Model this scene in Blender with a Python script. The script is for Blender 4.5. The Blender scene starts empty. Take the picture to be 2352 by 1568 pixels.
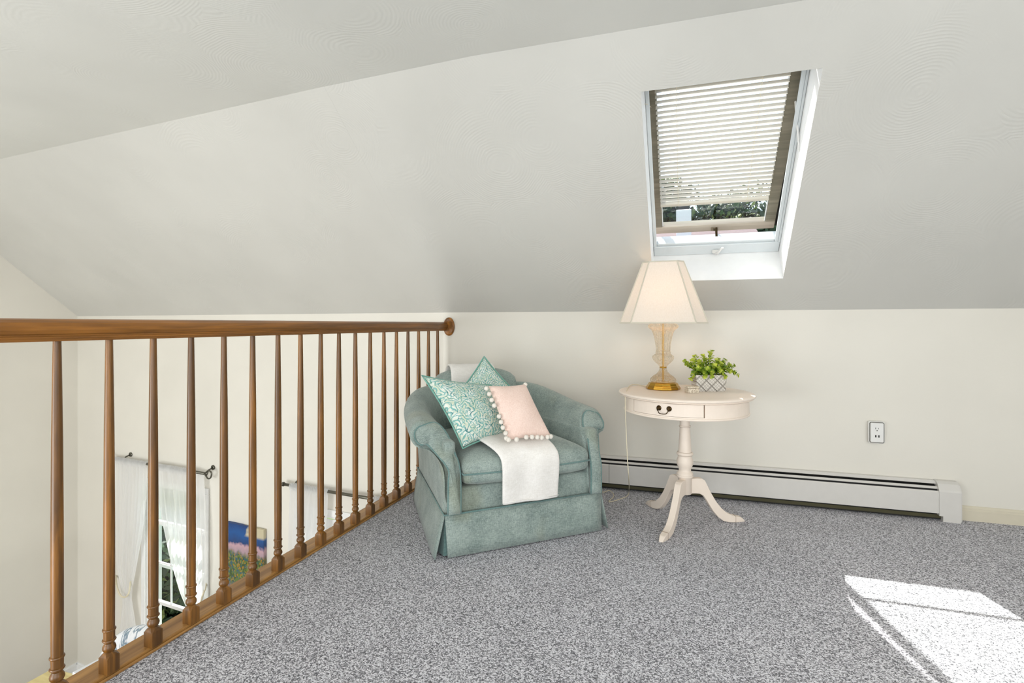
import bpy, bmesh, math, random
from mathutils import Vector, Matrix
random.seed(7)
R = math.radians
SC = bpy.context.scene
COL = SC.collection

# ---------------------------------------------------------------- camera
F, HOR, YAW = 1222.0, 744.0, R(18.0)
HCAM = 1.06
cam_d = bpy.data.cameras.new('camera'); cam = bpy.data.objects.new('camera', cam_d); COL.objects.link(cam)
cam_d.sensor_width = 36.0; cam_d.lens = 36.0 * F / 2352.0
cam_d.shift_y = (HOR - 784.0) / 2352.0
cam_d.clip_start = 0.02; cam_d.clip_end = 200
cam.location = (0, 0, HCAM); cam.rotation_euler = (R(90), 0, YAW)
SC.camera = cam

# ---------------------------------------------------------------- world, sun, large lights, exposure
SC.view_settings.view_transform = 'Standard'; SC.view_settings.look = 'None'
SC.view_settings.gamma = 1.0; SC.view_settings.use_curve_mapping = False
SC.view_settings.exposure = 0.0
SUN = Vector((0.435, -0.522, -1.0)).normalized()
w = bpy.data.worlds.new('world'); SC.world = w; w.use_nodes = True
nt = w.node_tree; nt.nodes.clear()
sky = nt.nodes.new('ShaderNodeTexSky'); sky.sky_type = 'NISHITA'; sky.sun_disc = False
sky.sun_elevation = math.asin(-SUN.z); sky.sun_rotation = math.atan2(-SUN.x, -SUN.y)
sky.air_density = 1.0; sky.dust_density = 3.0; sky.ozone_density = 1.0
bg = nt.nodes.new('ShaderNodeBackground'); bg.inputs[1].default_value = 0.42
mx = nt.nodes.new('ShaderNodeMix'); mx.data_type = 'RGBA'; mx.inputs[0].default_value = 0.35
mx.inputs[7].default_value = (4.2, 4.4, 4.6, 1)
wo = nt.nodes.new('ShaderNodeOutputWorld')
nt.links.new(sky.outputs[0], mx.inputs[6]); nt.links.new(mx.outputs[2], bg.inputs[0]); nt.links.new(bg.outputs[0], wo.inputs[0])
sl = bpy.data.lights.new('sun', 'SUN'); sl.energy = 9.5; sl.angle = R(0.53); sl.color = (1.0, 0.97, 0.92)
so = bpy.data.objects.new('sun', sl); COL.objects.link(so); so.rotation_euler = SUN.to_track_quat('-Z', 'Y').to_euler()

def area(name, loc, direction, sx, sy, power, col=(1, 1, 1)):
    l = bpy.data.lights.new(name, 'AREA'); l.shape = 'RECTANGLE'; l.size = sx; l.size_y = sy; l.energy = power; l.color = col
    o = bpy.data.objects.new(name, l); COL.objects.link(o); o.location = loc
    o.rotation_euler = Vector(direction).to_track_quat('-Z', 'Y').to_euler(); return o
area('rear_fill_light', (0.6, -2.35, 1.25), (0, 1, 0.02), 3.2, 1.7, 87, (0.95, 0.98, 1.0))  # added fill from behind the camera; the rear wall has no opening
area('stairwell_fill_light', (-3.6, -2.35, -0.3), (-0.26, 1, -0.12), 3.4, 2.6, 285, (0.95, 0.98, 1.0))  # added unseen fill that brightens the stairwell and its end wall
area('side_fill_light', (2.5, 0.3, 1.25), (-1, 0.25, 0), 1.6, 1.3, 24, (0.95, 0.98, 1.0))  # added weak side fill in front of the closed right wall

# ---------------------------------------------------------------- helpers
CY, SY = math.cos(YAW), math.sin(YAW)
def ray(px, py):
    r = (px - 1176.0) / F; u = (HOR - py) / F
    return Vector((-SY + CY * r, CY + SY * r, u))
def at_depth(px, py, t): return Vector((0, 0, HCAM)) + ray(px, py) * t
def at_z(px, py, z):
    d = ray(px, py); return at_depth(px, py, (z - HCAM) / d.z)
def at_y(px, py, y):
    d = ray(px, py); return at_depth(px, py, y / d.y)

def lin(c):
    def f(v):
        v /= 255.0
        return v / 12.92 if v <= 0.04045 else ((v + 0.055) / 1.055) ** 2.4
    return (f(c[0]), f(c[1]), f(c[2]), 1.0)

class NT:
    def __init__(s, name):
        s.m = bpy.data.materials.new(name); s.m.use_nodes = True
        s.t = s.m.node_tree; s.t.nodes.clear()
        s.out = s.n('ShaderNodeOutputMaterial')
    def n(s, k, **kw):
        x = s.t.nodes.new(k)
        for a, b in kw.items(): setattr(x, a, b)
        return x
    def l(s, a, b): s.t.links.new(a, b)
    def coord(s, kind='Object', scale=(1, 1, 1), rot=(0, 0, 0)):
        c = s.n('ShaderNodeTexCoord'); m = s.n('ShaderNodeMapping'); m.inputs[3].default_value = scale; m.inputs[2].default_value = rot
        s.l(c.outputs[kind], m.inputs[0]); return m.outputs[0]
    def noise(s, vec, scale, detail=3, rough=0.5, dist=0):
        x = s.n('ShaderNodeTexNoise'); x.inputs['Scale'].default_value = scale; x.inputs['Detail'].default_value = detail
        x.inputs['Roughness'].default_value = rough; x.inputs['Distortion'].default_value = dist; s.l(vec, x.inputs[0]); return x.outputs[0]
    def noisec(s, vec, scale, detail=3):
        x = s.n('ShaderNodeTexNoise'); x.inputs['Scale'].default_value = scale; x.inputs['Detail'].default_value = detail
        s.l(vec, x.inputs[0]); return x.outputs[1]
    def ramp(s, fac, stops, interp='LINEAR'):
        x = s.n('ShaderNodeValToRGB'); cr = x.color_ramp; cr.interpolation = interp
        while len(cr.elements) < len(stops): cr.elements.new(0.5)
        for e, (p, c) in zip(cr.elements, stops): e.position = p; e.color = c
        s.l(fac, x.inputs[0]); return x.outputs[0]
    def math(s, op, a, b=None, c=None):
        x = s.n('ShaderNodeMath', operation=op)
        for i, v in enumerate((a, b, c)):
            if v is None: continue
            if isinstance(v, (int, float)): x.inputs[i].default_value = v
            else: s.l(v, x.inputs[i])
        return x.outputs[0]
    def mix(s, fac, a, b, mode='MIX'):
        x = s.n('ShaderNodeMix', data_type='RGBA', blend_type=mode)
        for i, v in ((0, fac), (6, a), (7, b)):
            if isinstance(v, (int, float, tuple)): x.inputs[i].default_value = v
            else: s.l(v, x.inputs[i])
        return x.outputs[2]
    def bump(s, h, strength=0.3, dist=0.01):
        x = s.n('ShaderNodeBump'); x.inputs['Strength'].default_value = strength; x.inputs['Distance'].default_value = dist
        s.l(h, x.inputs['Height']); return x.outputs[0]
    def bsdf(s, color, rough=0.6, metal=0.0, normal=None, **kw):
        x = s.n('ShaderNodeBsdfPrincipled')
        if isinstance(color, tuple): x.inputs['Base Color'].default_value = color
        else: s.l(color, x.inputs['Base Color'])
        if isinstance(rough, (int, float)): x.inputs['Roughness'].default_value = rough
        else: s.l(rough, x.inputs['Roughness'])
        x.inputs['Metallic'].default_value = metal
        if normal is not None: s.l(normal, x.inputs['Normal'])
        for k, v in kw.items(): x.inputs[k].default_value = v
        return x.outputs[0]
    def done(s, sh): s.l(sh, s.out.inputs[0]); return s.m

def m_paint(name, rgb, rough=0.55, var=4, bumps=0.06, swirl=False):
    k = NT(name); v = k.coord('Object')
    n = k.noise(v, 1.3, 3); a = lin(tuple(max(0, c - var) for c in rgb)); b = lin(tuple(min(255, c + var) for c in rgb))
    col = k.ramp(n, [(0.3, a), (0.7, b)])
    h = k.noise(v, 60, 3)
    if swirl:
        vo = k.n('ShaderNodeTexVoronoi'); vo.inputs['Scale'].default_value = 2.2; k.l(v, vo.inputs[0])
        nn = k.noise(v, 5, 2)
        s_ = k.math('SINE', k.math('ADD', k.math('MULTIPLY', vo.outputs['Distance'], 230.0), k.math('MULTIPLY', nn, 22.0)))
        msk = k.ramp(k.noise(v, 2.4, 2), [(0.45, (0, 0, 0, 1)), (0.62, (1, 1, 1, 1))])
        h = k.math('ADD', k.math('MULTIPLY', h, 0.5), k.math('MULTIPLY', k.math('MULTIPLY', s_, msk), 0.35))
    return k.done(k.bsdf(col, rough, normal=k.bump(h, bumps, 0.006)))
def m_plain(name, rgb, rough=0.5, metal=0.0, **kw):
    k = NT(name); v = k.coord('Object'); n = k.noise(v, 25, 3)
    a = lin(tuple(max(0, c - 1.5) for c in rgb)); b = lin(tuple(min(255, c + 1.5) for c in rgb))
    return k.done(k.bsdf(k.ramp(n, [(0.3, a), (0.7, b)]), rough, metal, **kw))
def m_wood(name, dark, light, axis='Z', rough=0.38, grain=18.0, coat=0.12):
    k = NT(name)
    sc = {'Z': (1, 1, 0.06), 'Y': (1, 0.06, 1), 'X': (0.06, 1, 1)}[axis]
    oi = k.n('ShaderNodeObjectInfo')
    v0 = k.coord('Object', sc)
    va = k.n('ShaderNodeVectorMath', operation='ADD'); k.l(v0, va.inputs[0])
    cm = k.n('ShaderNodeCombineXYZ'); k.l(k.math('MULTIPLY', oi.outputs['Random'], 9.0), cm.inputs[0]); k.l(cm.outputs[0], va.inputs[1])
    v = va.outputs[0]
    n1 = k.noise(v, grain, 4, 0.6, 1.2); n2 = k.noise(v, grain * 6, 3, 0.6)
    f = k.math('ADD', k.math('MULTIPLY', n1, 0.7), k.math('MULTIPLY', n2, 0.3))
    mid = tuple((a + b) / 2 for a, b in zip(dark, light))
    col = k.ramp(f, [(0.34, lin(dark)), (0.5, lin(mid)), (0.64, lin(light))])
    return k.done(k.bsdf(col, rough, normal=k.bump(f, 0.12, 0.002), **{'Coat Weight': coat, 'Coat Roughness': 0.25}))

M = {}
M['wall'] = m_paint('wall_paint', (226, 222, 212), 0.6)
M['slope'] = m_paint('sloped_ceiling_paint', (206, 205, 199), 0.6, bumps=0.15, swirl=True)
M['ceil'] = m_paint('ceiling_paint', (224, 225, 220), 0.65, bumps=0.10, swirl=True)
M['white'] = m_plain('white_trim_paint', (236, 236, 234), 0.4)
M['reveal'] = m_plain('white_shaft_paint', (248, 248, 247), 0.5)
M['frame'] = m_plain('pale_grey_window_frame', (214, 220, 222), 0.4)
M['heater'] = m_plain('heater_enamel', (214, 211, 206), 0.35)
M['dark'] = m_plain('dark_gap', (24, 24, 22), 0.7)
M['copper'] = m_plain('olive_backing', (70, 66, 38), 0.6)
M['basebd'] = m_plain('baseboard_paint', (214, 206, 186), 0.45)
M['wood'] = m_wood('walnut_stained_oak', (68, 42, 8), (148, 97, 32), 'Z')
M['rail'] = m_wood('walnut_stained_oak_rail', (92, 56, 12), (164, 106, 38), 'Y', grain=14)
M['shoe'] = m_wood('oak_shoe_board', (124, 84, 36), (190, 142, 80), 'Y', rough=0.45, grain=12)
M['table'] = m_plain('cream_painted_wood', (240, 226, 212), 0.42)
M['crease'] = m_plain('tan_groove', (150, 128, 104), 0.6)  # darker tan for the table's thin lines and the core behind its apron
M['brass'] = m_plain('aged_brass', (190, 150, 62), 0.28, 1.0)
M['bronze'] = m_plain('dark_bronze', (74, 58, 36), 0.35, 1.0)
M['rodmetal'] = m_plain('pewter_rod', (104, 102, 92), 0.38, 0.85)
M['plastic'] = m_plain('white_plastic', (232, 231, 228), 0.35)
M['slotdark'] = m_plain('outlet_slot', (60, 58, 55), 0.6)
M['silver'] = m_plain('silver_ring', (120, 118, 112), 0.3, 0.8)
M['cord'] = m_plain('ivory_cord', (226, 216, 190), 0.5)
M['yellowwood'] = m_wood('light_pine', (206, 186, 124), (236, 220, 160), 'X', coat=0.1)
M['floorwood'] = m_wood('brown_floor_wood', (122, 106, 90), (158, 140, 120), 'X')
M['sash'] = m_wood('weathered_sash_wood', (166, 154, 138), (200, 188, 170), 'X', rough=0.6, grain=10, coat=0)
M['sashside'] = m_wood('weathered_sash_side', (110, 104, 88), (146, 138, 120), 'X', rough=0.7, grain=10, coat=0)
M['latch'] = m_plain('old_latch_metal', (150, 140, 118), 0.5, 0.6)

def fabric(name, dark, light, weave=420.0, big=10.0, strength=0.25, stain=None):
    k = NT(name); v = k.coord('Object')
    nx = k.noise(k.coord('Object', (0.12, 1, 1)), weave, 2); nz = k.noise(k.coord('Object', (1, 1, 0.12)), weave, 2)
    ny = k.noise(k.coord('Object', (1, 0.12, 1)), weave * .9, 2)
    f = k.math('ADD', k.math('ADD', k.math('MULTIPLY', nx, 0.34), k.math('MULTIPLY', nz, 0.33)), k.math('MULTIPLY', ny, 0.33))
    nb = k.noise(v, big, 4)
    g = k.math('ADD', k.math('MULTIPLY', f, 0.75), k.math('MULTIPLY', nb, 0.25))
    col = k.ramp(g, [(0.38, lin(dark)), (0.62, lin(light))])
    if stain is not None:
        n3 = k.noise(v, 4.2, 2); msk = k.ramp(n3, [(0.6, (0, 0, 0, 1)), (0.72, (0.35, 0.35, 0.35, 1))])
        col = k.mix(msk, col, lin(stain))
    return k.done(k.bsdf(col, 0.9, normal=k.bump(f, strength, 0.004), **{'Sheen Weight': 0.25, 'Sheen Roughness': 0.5}))
M['sage'] = fabric('sage_linen_upholstery', (100, 118, 114), (174, 187, 180), stain=(140, 140, 110))
M['sagepipe'] = fabric('teal_piping', (80, 112, 110), (124, 152, 148))
M['throw'] = fabric('white_fleece', (232, 228, 222), (250, 247, 243), 300, 14, 0.25)
M['pink'] = fabric('pink_muslin', (232, 202, 188), (248, 224, 212), 260, 9, 0.5)
M['pom'] = fabric('cream_pompom_wool', (226, 218, 206), (248, 242, 232), 500, 60, 0.8)
M['teal'] = fabric('teal_cord_trim', (92, 156, 142), (140, 190, 176), 500, 30, 0.4)

# carpet
k = NT('grey_loop_carpet'); v = k.coord('Object')
wv = k.noisec(v, 45, 2)
vadd = k.mix(0.012, v, wv, 'ADD')
vo = k.n('ShaderNodeTexVoronoi'); vo.inputs['Scale'].default_value = 250.0; k.l(vadd, vo.inputs[0])
sepc = k.n('ShaderNodeSeparateColor'); k.l(vo.outputs['Color'], sepc.inputs[0])
n1 = k.noise(v, 420, 2); n2 = k.noise(v, 3.0, 3); n3 = k.noise(v, 115, 3)
f = k.math('ADD', k.math('ADD', k.math('MULTIPLY', sepc.outputs[0], 0.36), k.math('MULTIPLY', n1, 0.24)), k.math('ADD', k.math('MULTIPLY', n3, 0.42), k.math('MULTIPLY', n2, 0.06)))
f = k.math('SUBTRACT', f, k.math('MULTIPLY', k.ramp(vo.outputs['Distance'], [(0.3, (0, 0, 0, 1)), (0.8, (1, 1, 1, 1))]), 0.16))
ccol = k.ramp(f, [(0.28, lin((92, 92, 97))), (0.45, lin((170, 169, 175))), (0.60, lin((238, 237, 243)))])
hb = k.math('SUBTRACT', k.math('MULTIPLY', n1, 0.5), vo.outputs['Distance'])
M['carpet'] = k.done(k.bsdf(ccol, 0.95, normal=k.bump(hb, 0.5, 0.006)))

# thin glass (light passes, surface still reflects)
k = NT('window_glass'); tr = k.n('ShaderNodeBsdfTransparent'); tr.inputs[0].default_value = (0.93, 0.98, 0.96, 1)
gl = k.n('ShaderNodeBsdfGlossy'); gl.inputs['Roughness'].default_value = 0.02
lw = k.n('ShaderNodeLayerWeight'); lw.inputs[0].default_value = 0.3
ms = k.n('ShaderNodeMixShader'); k.l(k.ramp(lw.outputs['Facing'], [(0.0, (0.04, 0.04, 0.04, 1)), (0.8, (0.12, 0.12, 0.12, 1)), (1.0, (0.6, 0.6, 0.6, 1))]), ms.inputs[0]); k.l(tr.outputs[0], ms.inputs[1]); k.l(gl.outputs[0], ms.inputs[2])
M['glass'] = k.done(ms.outputs[0])
# sheer
k = NT('white_sheer_voile'); tr = k.n('ShaderNodeBsdfTransparent')
tl = k.n('ShaderNodeBsdfTranslucent'); tl.inputs[0].default_value = (0.97, 0.97, 0.97, 1)
df = k.n('ShaderNodeBsdfDiffuse'); df.inputs[0].default_value = (0.97, 0.97, 0.97, 1)
m1 = k.n('ShaderNodeMixShader'); m1.inputs[0].default_value = 0.38; k.l(tl.outputs[0], m1.inputs[1]); k.l(df.outputs[0], m1.inputs[2])
m2 = k.n('ShaderNodeMixShader'); k.l(k.ramp(k.noise(k.coord('Object', (3, 3, 0.15)), 5, 1), [(0.3, (0.76, 0.76, 0.76, 1)), (0.7, (0.92, 0.92, 0.92, 1))]), m2.inputs[0]); k.l(tr.outputs[0], m2.inputs[1]); k.l(m1.outputs[0], m2.inputs[2])
M['sheer'] = k.done(m2.outputs[0])
# blind slat
k = NT('ivory_slat'); tl = k.n('ShaderNodeBsdfTranslucent'); tl.inputs[0].default_value = lin((235, 228, 210))
pb = k.bsdf(lin((208, 201, 186)), 0.4)
m1 = k.n('ShaderNodeMixShader'); m1.inputs[0].default_value = 0.08; k.l(pb, m1.inputs[1]); k.l(tl.outputs[0], m1.inputs[2])
M['slat'] = k.done(m1.outputs[0])
# lamp shade
k = NT('cream_shade_silk'); nz = k.noise(k.coord('Object', (1, 1, 0.1)), 300, 2)
c_ = k.ramp(nz, [(0.3, lin((236, 228, 218))), (0.7, lin((242, 235, 226)))])
tl = k.n('ShaderNodeBsdfTranslucent'); k.l(c_, tl.inputs[0]); df = k.n('ShaderNodeBsdfDiffuse'); k.l(c_, df.inputs[0])
m1 = k.n('ShaderNodeMixShader'); m1.inputs[0].default_value = 0.70; k.l(tl.outputs[0], m1.inputs[1]); k.l(df.outputs[0], m1.inputs[2])
M['shade'] = k.done(m1.outputs[0])
M['shadetrim'] = m_plain('shade_piping', (206, 200, 184), 0.7)
k = NT('lit_bulb'); em = k.n('ShaderNodeEmission'); em.inputs[0].default_value = (1.0, 0.64, 0.38, 1); em.inputs[1].default_value = 16.0
M['bulb'] = k.done(em.outputs[0])
# crystal with cut pattern
k = NT('cut_crystal'); v = k.coord('Object')
ch = k.n('ShaderNodeTexVoronoi'); ch.inputs['Scale'].default_value = 95.0; k.l(v, ch.inputs[0])
gb = k.n('ShaderNodeBsdfGlass'); gb.inputs['IOR'].default_value = 1.45; gb.inputs['Roughness'].default_value = 0.03
gb.inputs[0].default_value = (1, 0.98, 0.94, 1)
k.l(k.bump(ch.outputs['Distance'], 0.9, 0.006), gb.inputs['Normal'])
tl = k.n('ShaderNodeBsdfTransparent'); tl.inputs[0].default_value = (1, 0.97, 0.92, 1)
df = k.n('ShaderNodeBsdfTranslucent'); df.inputs[0].default_value = (1, 0.95, 0.87, 1)
m1 = k.n('ShaderNodeMixShader'); m1.inputs[0].default_value = 0.6; k.l(gb.outputs[0], m1.inputs[1]); k.l(tl.outputs[0], m1.inputs[2])
m2 = k.n('ShaderNodeMixShader'); m2.inputs[0].default_value = 0.22; k.l(m1.outputs[0], m2.inputs[1]); k.l(df.outputs[0], m2.inputs[2])
M['crystal'] = k.done(m2.outputs[0])

def m_damask(name):
    k = NT(name); uv = k.coord('UV', (1, 1, 1))
    wn = k.noisec(uv, 7, 2); u2 = k.mix(0.10, uv, wn, 'ADD')
    def rings(scale, freq, ph):
        vo = k.n('ShaderNodeTexVoronoi', feature='F1'); vo.inputs['Scale'].default_value = scale; vo.inputs['Randomness'].default_value = 0.35
        k.l(u2, vo.inputs[0])
        sub = k.n('ShaderNodeVectorMath', operation='SUBTRACT'); sc = k.n('ShaderNodeVectorMath', operation='SCALE'); sc.inputs[3].default_value = scale
        k.l(u2, sub.inputs[0]); k.l(vo.outputs['Position'], sub.inputs[1])
        sx = k.n('ShaderNodeSeparateXYZ'); k.l(sub.outputs[0], sx.inputs[0])
        ang = k.math('ARCTAN2', sx.outputs[1], sx.outputs[0])
        pet = k.math('MULTIPLY', k.math('SINE', k.math('MULTIPLY', ang, ph)), 0.09)
        d = k.math('ADD', vo.outputs['Distance'], pet)
        return k.math('SINE', k.math('MULTIPLY', d, freq))
    a = rings(4.2, 30.0, 5.0); b = rings(8.6, 17.0, 4.0)
    ma = k.ramp(a, [(0.52, (0, 0, 0, 1)), (0.68, (1, 1, 1, 1))]); mb = k.ramp(b, [(0.62, (0, 0, 0, 1)), (0.78, (1, 1, 1, 1))])
    tealn = k.ramp(k.noise(uv, 9, 2), [(0.35, lin((72, 128, 130))), (0.5, lin((128, 186, 182))), (0.68, lin((96, 150, 132)))])
    base = k.ramp(k.noise(uv, 10, 2), [(0.38, lin((232, 236, 228))), (0.64, lin((206, 214, 190)))])
    c = k.mix(mb, base, lin((150, 192, 190))); c = k.mix(ma, c, tealn)
    return k.done(k.bsdf(c, 0.85, normal=k.bump(k.noise(uv, 220, 2), 0.2, 0.003)))
M['damask'] = m_damask('teal_damask_print')
def m_leafprint():
    k = NT('leaf_print_upholstery'); v = k.coord('Object', (1, 1, 1), (0.3, 0.4, 0.6))
    n = k.noise(k.coord('Object', (3.2, 1, 1), (0.2, 0.5, 0.8)), 7, 2, 0.5, 0.6)
    c = k.ramp(n, [(0.52, lin((240, 242, 246))), (0.57, lin((120, 140, 158))), (0.62, lin((150, 168, 180))), (0.66, lin((240, 242, 246)))])
    return k.done(k.bsdf(c, 0.8))
M['leafprint'] = m_leafprint()

# mesh helpers
def link(name, bm, mat, parent=None, smooth=False, loc=None, uv=False):
    me = bpy.data.meshes.new(name); bm.normal_update(); bm.to_mesh(me); bm.free()
    if smooth:
        for p in me.polygons: p.use_smooth = True
    o = bpy.data.objects.new(name, me); COL.objects.link(o)
    if mat is not None:
        for m_ in (mat if isinstance(mat, (list, tuple)) else [mat]): me.materials.append(m_)
    if parent is not None: o.parent = parent
    if loc is not None: o.location = loc
    return o
def thing(name, label, cat, loc=(0, 0, 0), rz=0.0, group=None):
    o = bpy.data.objects.new(name, None); COL.objects.link(o); o.empty_display_size = 0.1
    o.location = loc; o.rotation_euler = (0, 0, rz); o['label'] = label; o['category'] = cat
    if group: o['group'] = group
    return o
def tag(o, label, cat, group=None):
    o['label'] = label; o['category'] = cat
    if group: o['group'] = group
    return o
def struct(o, label=None):
    o['kind'] = 'structure'
    return o
def box(bm, lo, hi, mat=0, M4=None):
    x0, y0, z0 = lo; x1, y1, z1 = hi
    vs = [bm.verts.new(p) for p in ((x0, y0, z0), (x1, y0, z0), (x1, y1, z0), (x0, y1, z0), (x0, y0, z1), (x1, y0, z1), (x1, y1, z1), (x0, y1, z1))]
    for f in ((0, 3, 2, 1), (4, 5, 6, 7), (0, 1, 5, 4), (1, 2, 6, 5), (2, 3, 7, 6), (3, 0, 4, 7)):
        q = bm.faces.new([vs[i] for i in f]); q.material_index = mat
    if M4 is not None: bmesh.ops.transform(bm, matrix=M4, verts=vs)
    return vs
def bbox(lo, hi, bev=0.0, seg=2):
    bm = bmesh.new(); box(bm, lo, hi)
    if bev > 0: bmesh.ops.bevel(bm, geom=bm.edges[:], offset=bev, segments=seg, affect='EDGES', profile=0.6)
    return bm
def loft(bm, rings, closed=True, cap=True):
    vr = [[bm.verts.new(p) for p in r] for r in rings]
    n = len(rings[0])
    for a, b in zip(vr, vr[1:]):
        for i in range(n if closed else n - 1):
            j = (i + 1) % n
            bm.faces.new((a[i], a[j], b[j], b[i]))
    if cap and closed:
        bm.faces.new(list(reversed(vr[0]))); bm.faces.new(vr[-1])
    return vr
def lathe(bm, prof, seg=24, c=(0, 0, 0), wob=None):
    rings = []
    for r, z in prof:
        rings.append([(c[0] + (r * (1 + (wob[1] * math.cos(wob[0] * 2 * math.pi * i / seg) if wob else 0))) * math.cos(2 * math.pi * i / seg),
                       c[1] + (r * (1 + (wob[1] * math.cos(wob[0] * 2 * math.pi * i / seg) if wob else 0))) * math.sin(2 * math.pi * i / seg), c[2] + z) for i in range(seg)])
    return loft(bm, rings)
def tube(bm, pts, r, seg=8, closed=False):
    pts = [Vector(p) for p in pts]; n = len(pts); rings = []
    up = None
    for i, p in enumerate(pts):
        a = pts[(i - 1) % n] if (closed or i > 0) else p; b = pts[(i + 1) % n] if (closed or i < n - 1) else p
        t = (b - a).normalized()
        if up is None: up = Vector((0, 0, 1)) if abs(t.z) < 0.9 else Vector((1, 0, 0))
        s = t.cross(up)
        if s.length < 1e-4: s = t.cross(Vector((1, 0, 0)))
        s.normalize(); up = s.cross(t).normalized()
        rr = r(i / (n - 1)) if callable(r) else r
        rings.append([p + (s * math.cos(2 * math.pi * q / seg) + up * math.sin(2 * math.pi * q / seg)) * rr for q in range(seg)])
    if closed:
        vr = [[bm.verts.new(p) for p in ring] for ring in rings]
        for i in range(n):
            a, b = vr[i], vr[(i + 1) % n]
            for q in range(seg): bm.faces.new((a[q], a[(q + 1) % seg], b[(q + 1) % seg], b[q]))
    else: loft(bm, rings)
def catmull(pts, k=6, closed=False):
    pts = [Vector(p) for p in pts]; n = len(pts); out = []
    rng = range(n if closed else n - 1)
    for i in rng:
        p0 = pts[(i - 1) % n] if (closed or i > 0) else pts[0]; p1 = pts[i]; p2 = pts[(i + 1) % n]
        p3 = pts[(i + 2) % n] if (closed or i + 2 < n) else pts[-1]
        for q in range(k):
            t = q / k
            out.append(0.5 * ((2 * p1) + (-p0 + p2) * t + (2 * p0 - 5 * p1 + 4 * p2 - p3) * t * t + (-p0 + 3 * p1 - 3 * p2 + p3) * t ** 3))
    if not closed: out.append(pts[-1])
    return out
def interp(tab, x):
    if x <= tab[0][0]: return tab[0][1]
    for (a, b), (c, d) in zip(tab, tab[1:]):
        if x <= c: return b + (d - b) * (x - a) / (c - a)
    return tab[-1][1]
def sub(o, lv=1):
    m_ = o.modifiers.new('subsurf', 'SUBSURF'); m_.levels = lv; m_.render_levels = lv; return o
def solid(o, t, off=0.0):
    m_ = o.modifiers.new('solid', 'SOLIDIFY'); m_.thickness = t; m_.offset = off; return o
def grid_holes(bm, us, vs, holes, fn):
    """faces over the us x vs grid except where a cell centre lies in a hole (u0,u1,v0,v1)"""
    us = sorted(set(us + [h[0] for h in holes] + [h[1] for h in holes])); vs = sorted(set(vs + [h[2] for h in holes] + [h[3] for h in holes]))
    vv = {}
    def g(i, j):
        if (i, j) not in vv: vv[(i, j)] = bm.verts.new(fn(us[i], vs[j]))
        return vv[(i, j)]
    for i in range(len(us) - 1):
        for j in range(len(vs) - 1):
            cu, cv = (us[i] + us[i + 1]) / 2, (vs[j] + vs[j + 1]) / 2
            if any(h[0] < cu < h[1] and h[2] < cv < h[3] for h in holes): continue
            bm.faces.new((g(i, j), g(i + 1, j), g(i + 1, j + 1), g(i, j + 1)))

# ================================================================= SHELL
YW = 3.5; KZ = 1.143; CZ = 2.25; SLT = math.atan(0.8466); CS, SN = math.cos(SLT), math.sin(SLT)
XR, YB, ZL = 2.6, -2.5, -2.65
C0 = Vector((-1.66, YW, 0)); WD = Vector((-0.9950, 0.1003, 0)); WN = Vector((-0.1003, -0.9950, 0)); SL = 4.503
XE = -6.14
def wp(s, z, off=0.0):
    p = C0 + WD * s + WN * off; return Vector((p.x, p.y, z))
def wallhit(px, py, off=0.0):
    d = ray(px, py); c = C0 + WN * off
    t = (c.dot(WN)) / (Vector((d.x, d.y, 0)).dot(WN))
    p = at_depth(px, py, t); s = (Vector((p.x, p.y, 0)) - c).dot(WD); return s, p.z
# main sloped ceiling frame: x, a (up the slope from the bottom of the skylight opening), D outwards
AB_Y, AB_Z = 3.297, KZ + 0.8466 * (YW - 3.297)
def T(x, a, D=0.0): return Vector((x, AB_Y - a * CS + D * SN, AB_Z + a * SN + D * CS))
A0 = -(YW - AB_Y) / CS; A1 = (CZ - AB_Z) / SN
OX0, OX1, OA1 = -0.184, 0.522, 1.182

# window openings in the stairwell wall (s along the wall, z)
s1a, z1t = wallhit(472, 1134); s1b, _ = wallhit(336, 1180); _, z1b = wallhit(345, 1495)
W1 = (min(s1a, s1b), max(s1a, s1b), z1b, z1t)
s2a, z2t = wallhit(845, 1197); s2b, _ = wallhit(700, 1190)
z2t = wallhit(765, 1186)[1]
W2 = (min(s2a, s2b), max(s2a, s2b), z1b, z2t)

bm = bmesh.new(); grid_holes(bm, [-1.732, XR], [YB, YW], [], lambda u, v: Vector((u, v, 0)))
struct(link('floor', bm, M['carpet']))
bm = bbox((-1.732, YB, -0.26), (XR, YW, -0.004)); struct(link('floor_slab', bm, M['white']))
bm = bmesh.new(); grid_holes(bm, [XE, XR], [YB, 4.1], [], lambda u, v: Vector((u, v, ZL)))
fl2 = struct(link('floor_lower', bm, M['floorwood']))
bm = bmesh.new(); grid_holes(bm, [-1.66, XR], [0.0, KZ], [], lambda u, v: Vector((u, YW, v)))
grid_holes(bm, [-1.66, XR], [ZL, 0.0], [], lambda u, v: Vector((u, YW, v)))
struct(link('wall_back', bm, M['wall']))
bm = bmesh.new(); grid_holes(bm, [0.0, SL], [ZL, KZ], [W1, W2], lambda u, v: wp(u, v))
struct(link('wall_stairwell', bm, M['wall']))
bm = bmesh.new()
vs = [bm.verts.new((XE, y, z)) for y, z in ((YB, ZL), (3.952, ZL), (3.952, KZ), (2.6375, CZ), (YB, CZ))]; bm.faces.new(vs)
struct(link('wall_left', bm, M['wall']))
bm = bmesh.new(); grid_holes(bm, [ZL, CZ], [XE, XR], [], lambda u, v: Vector((v, YB, u))); struct(link('wall_rear', bm, M['wall']))
bm = bmesh.new(); vs = [bm.verts.new((XR, y, z)) for y, z in ((YB, ZL), (YW, ZL), (YW, KZ), (2.192, CZ), (YB, CZ))]; bm.faces.new(vs)
struct(link('wall_right', bm, M['wall']))
bm = bmesh.new()
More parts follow.
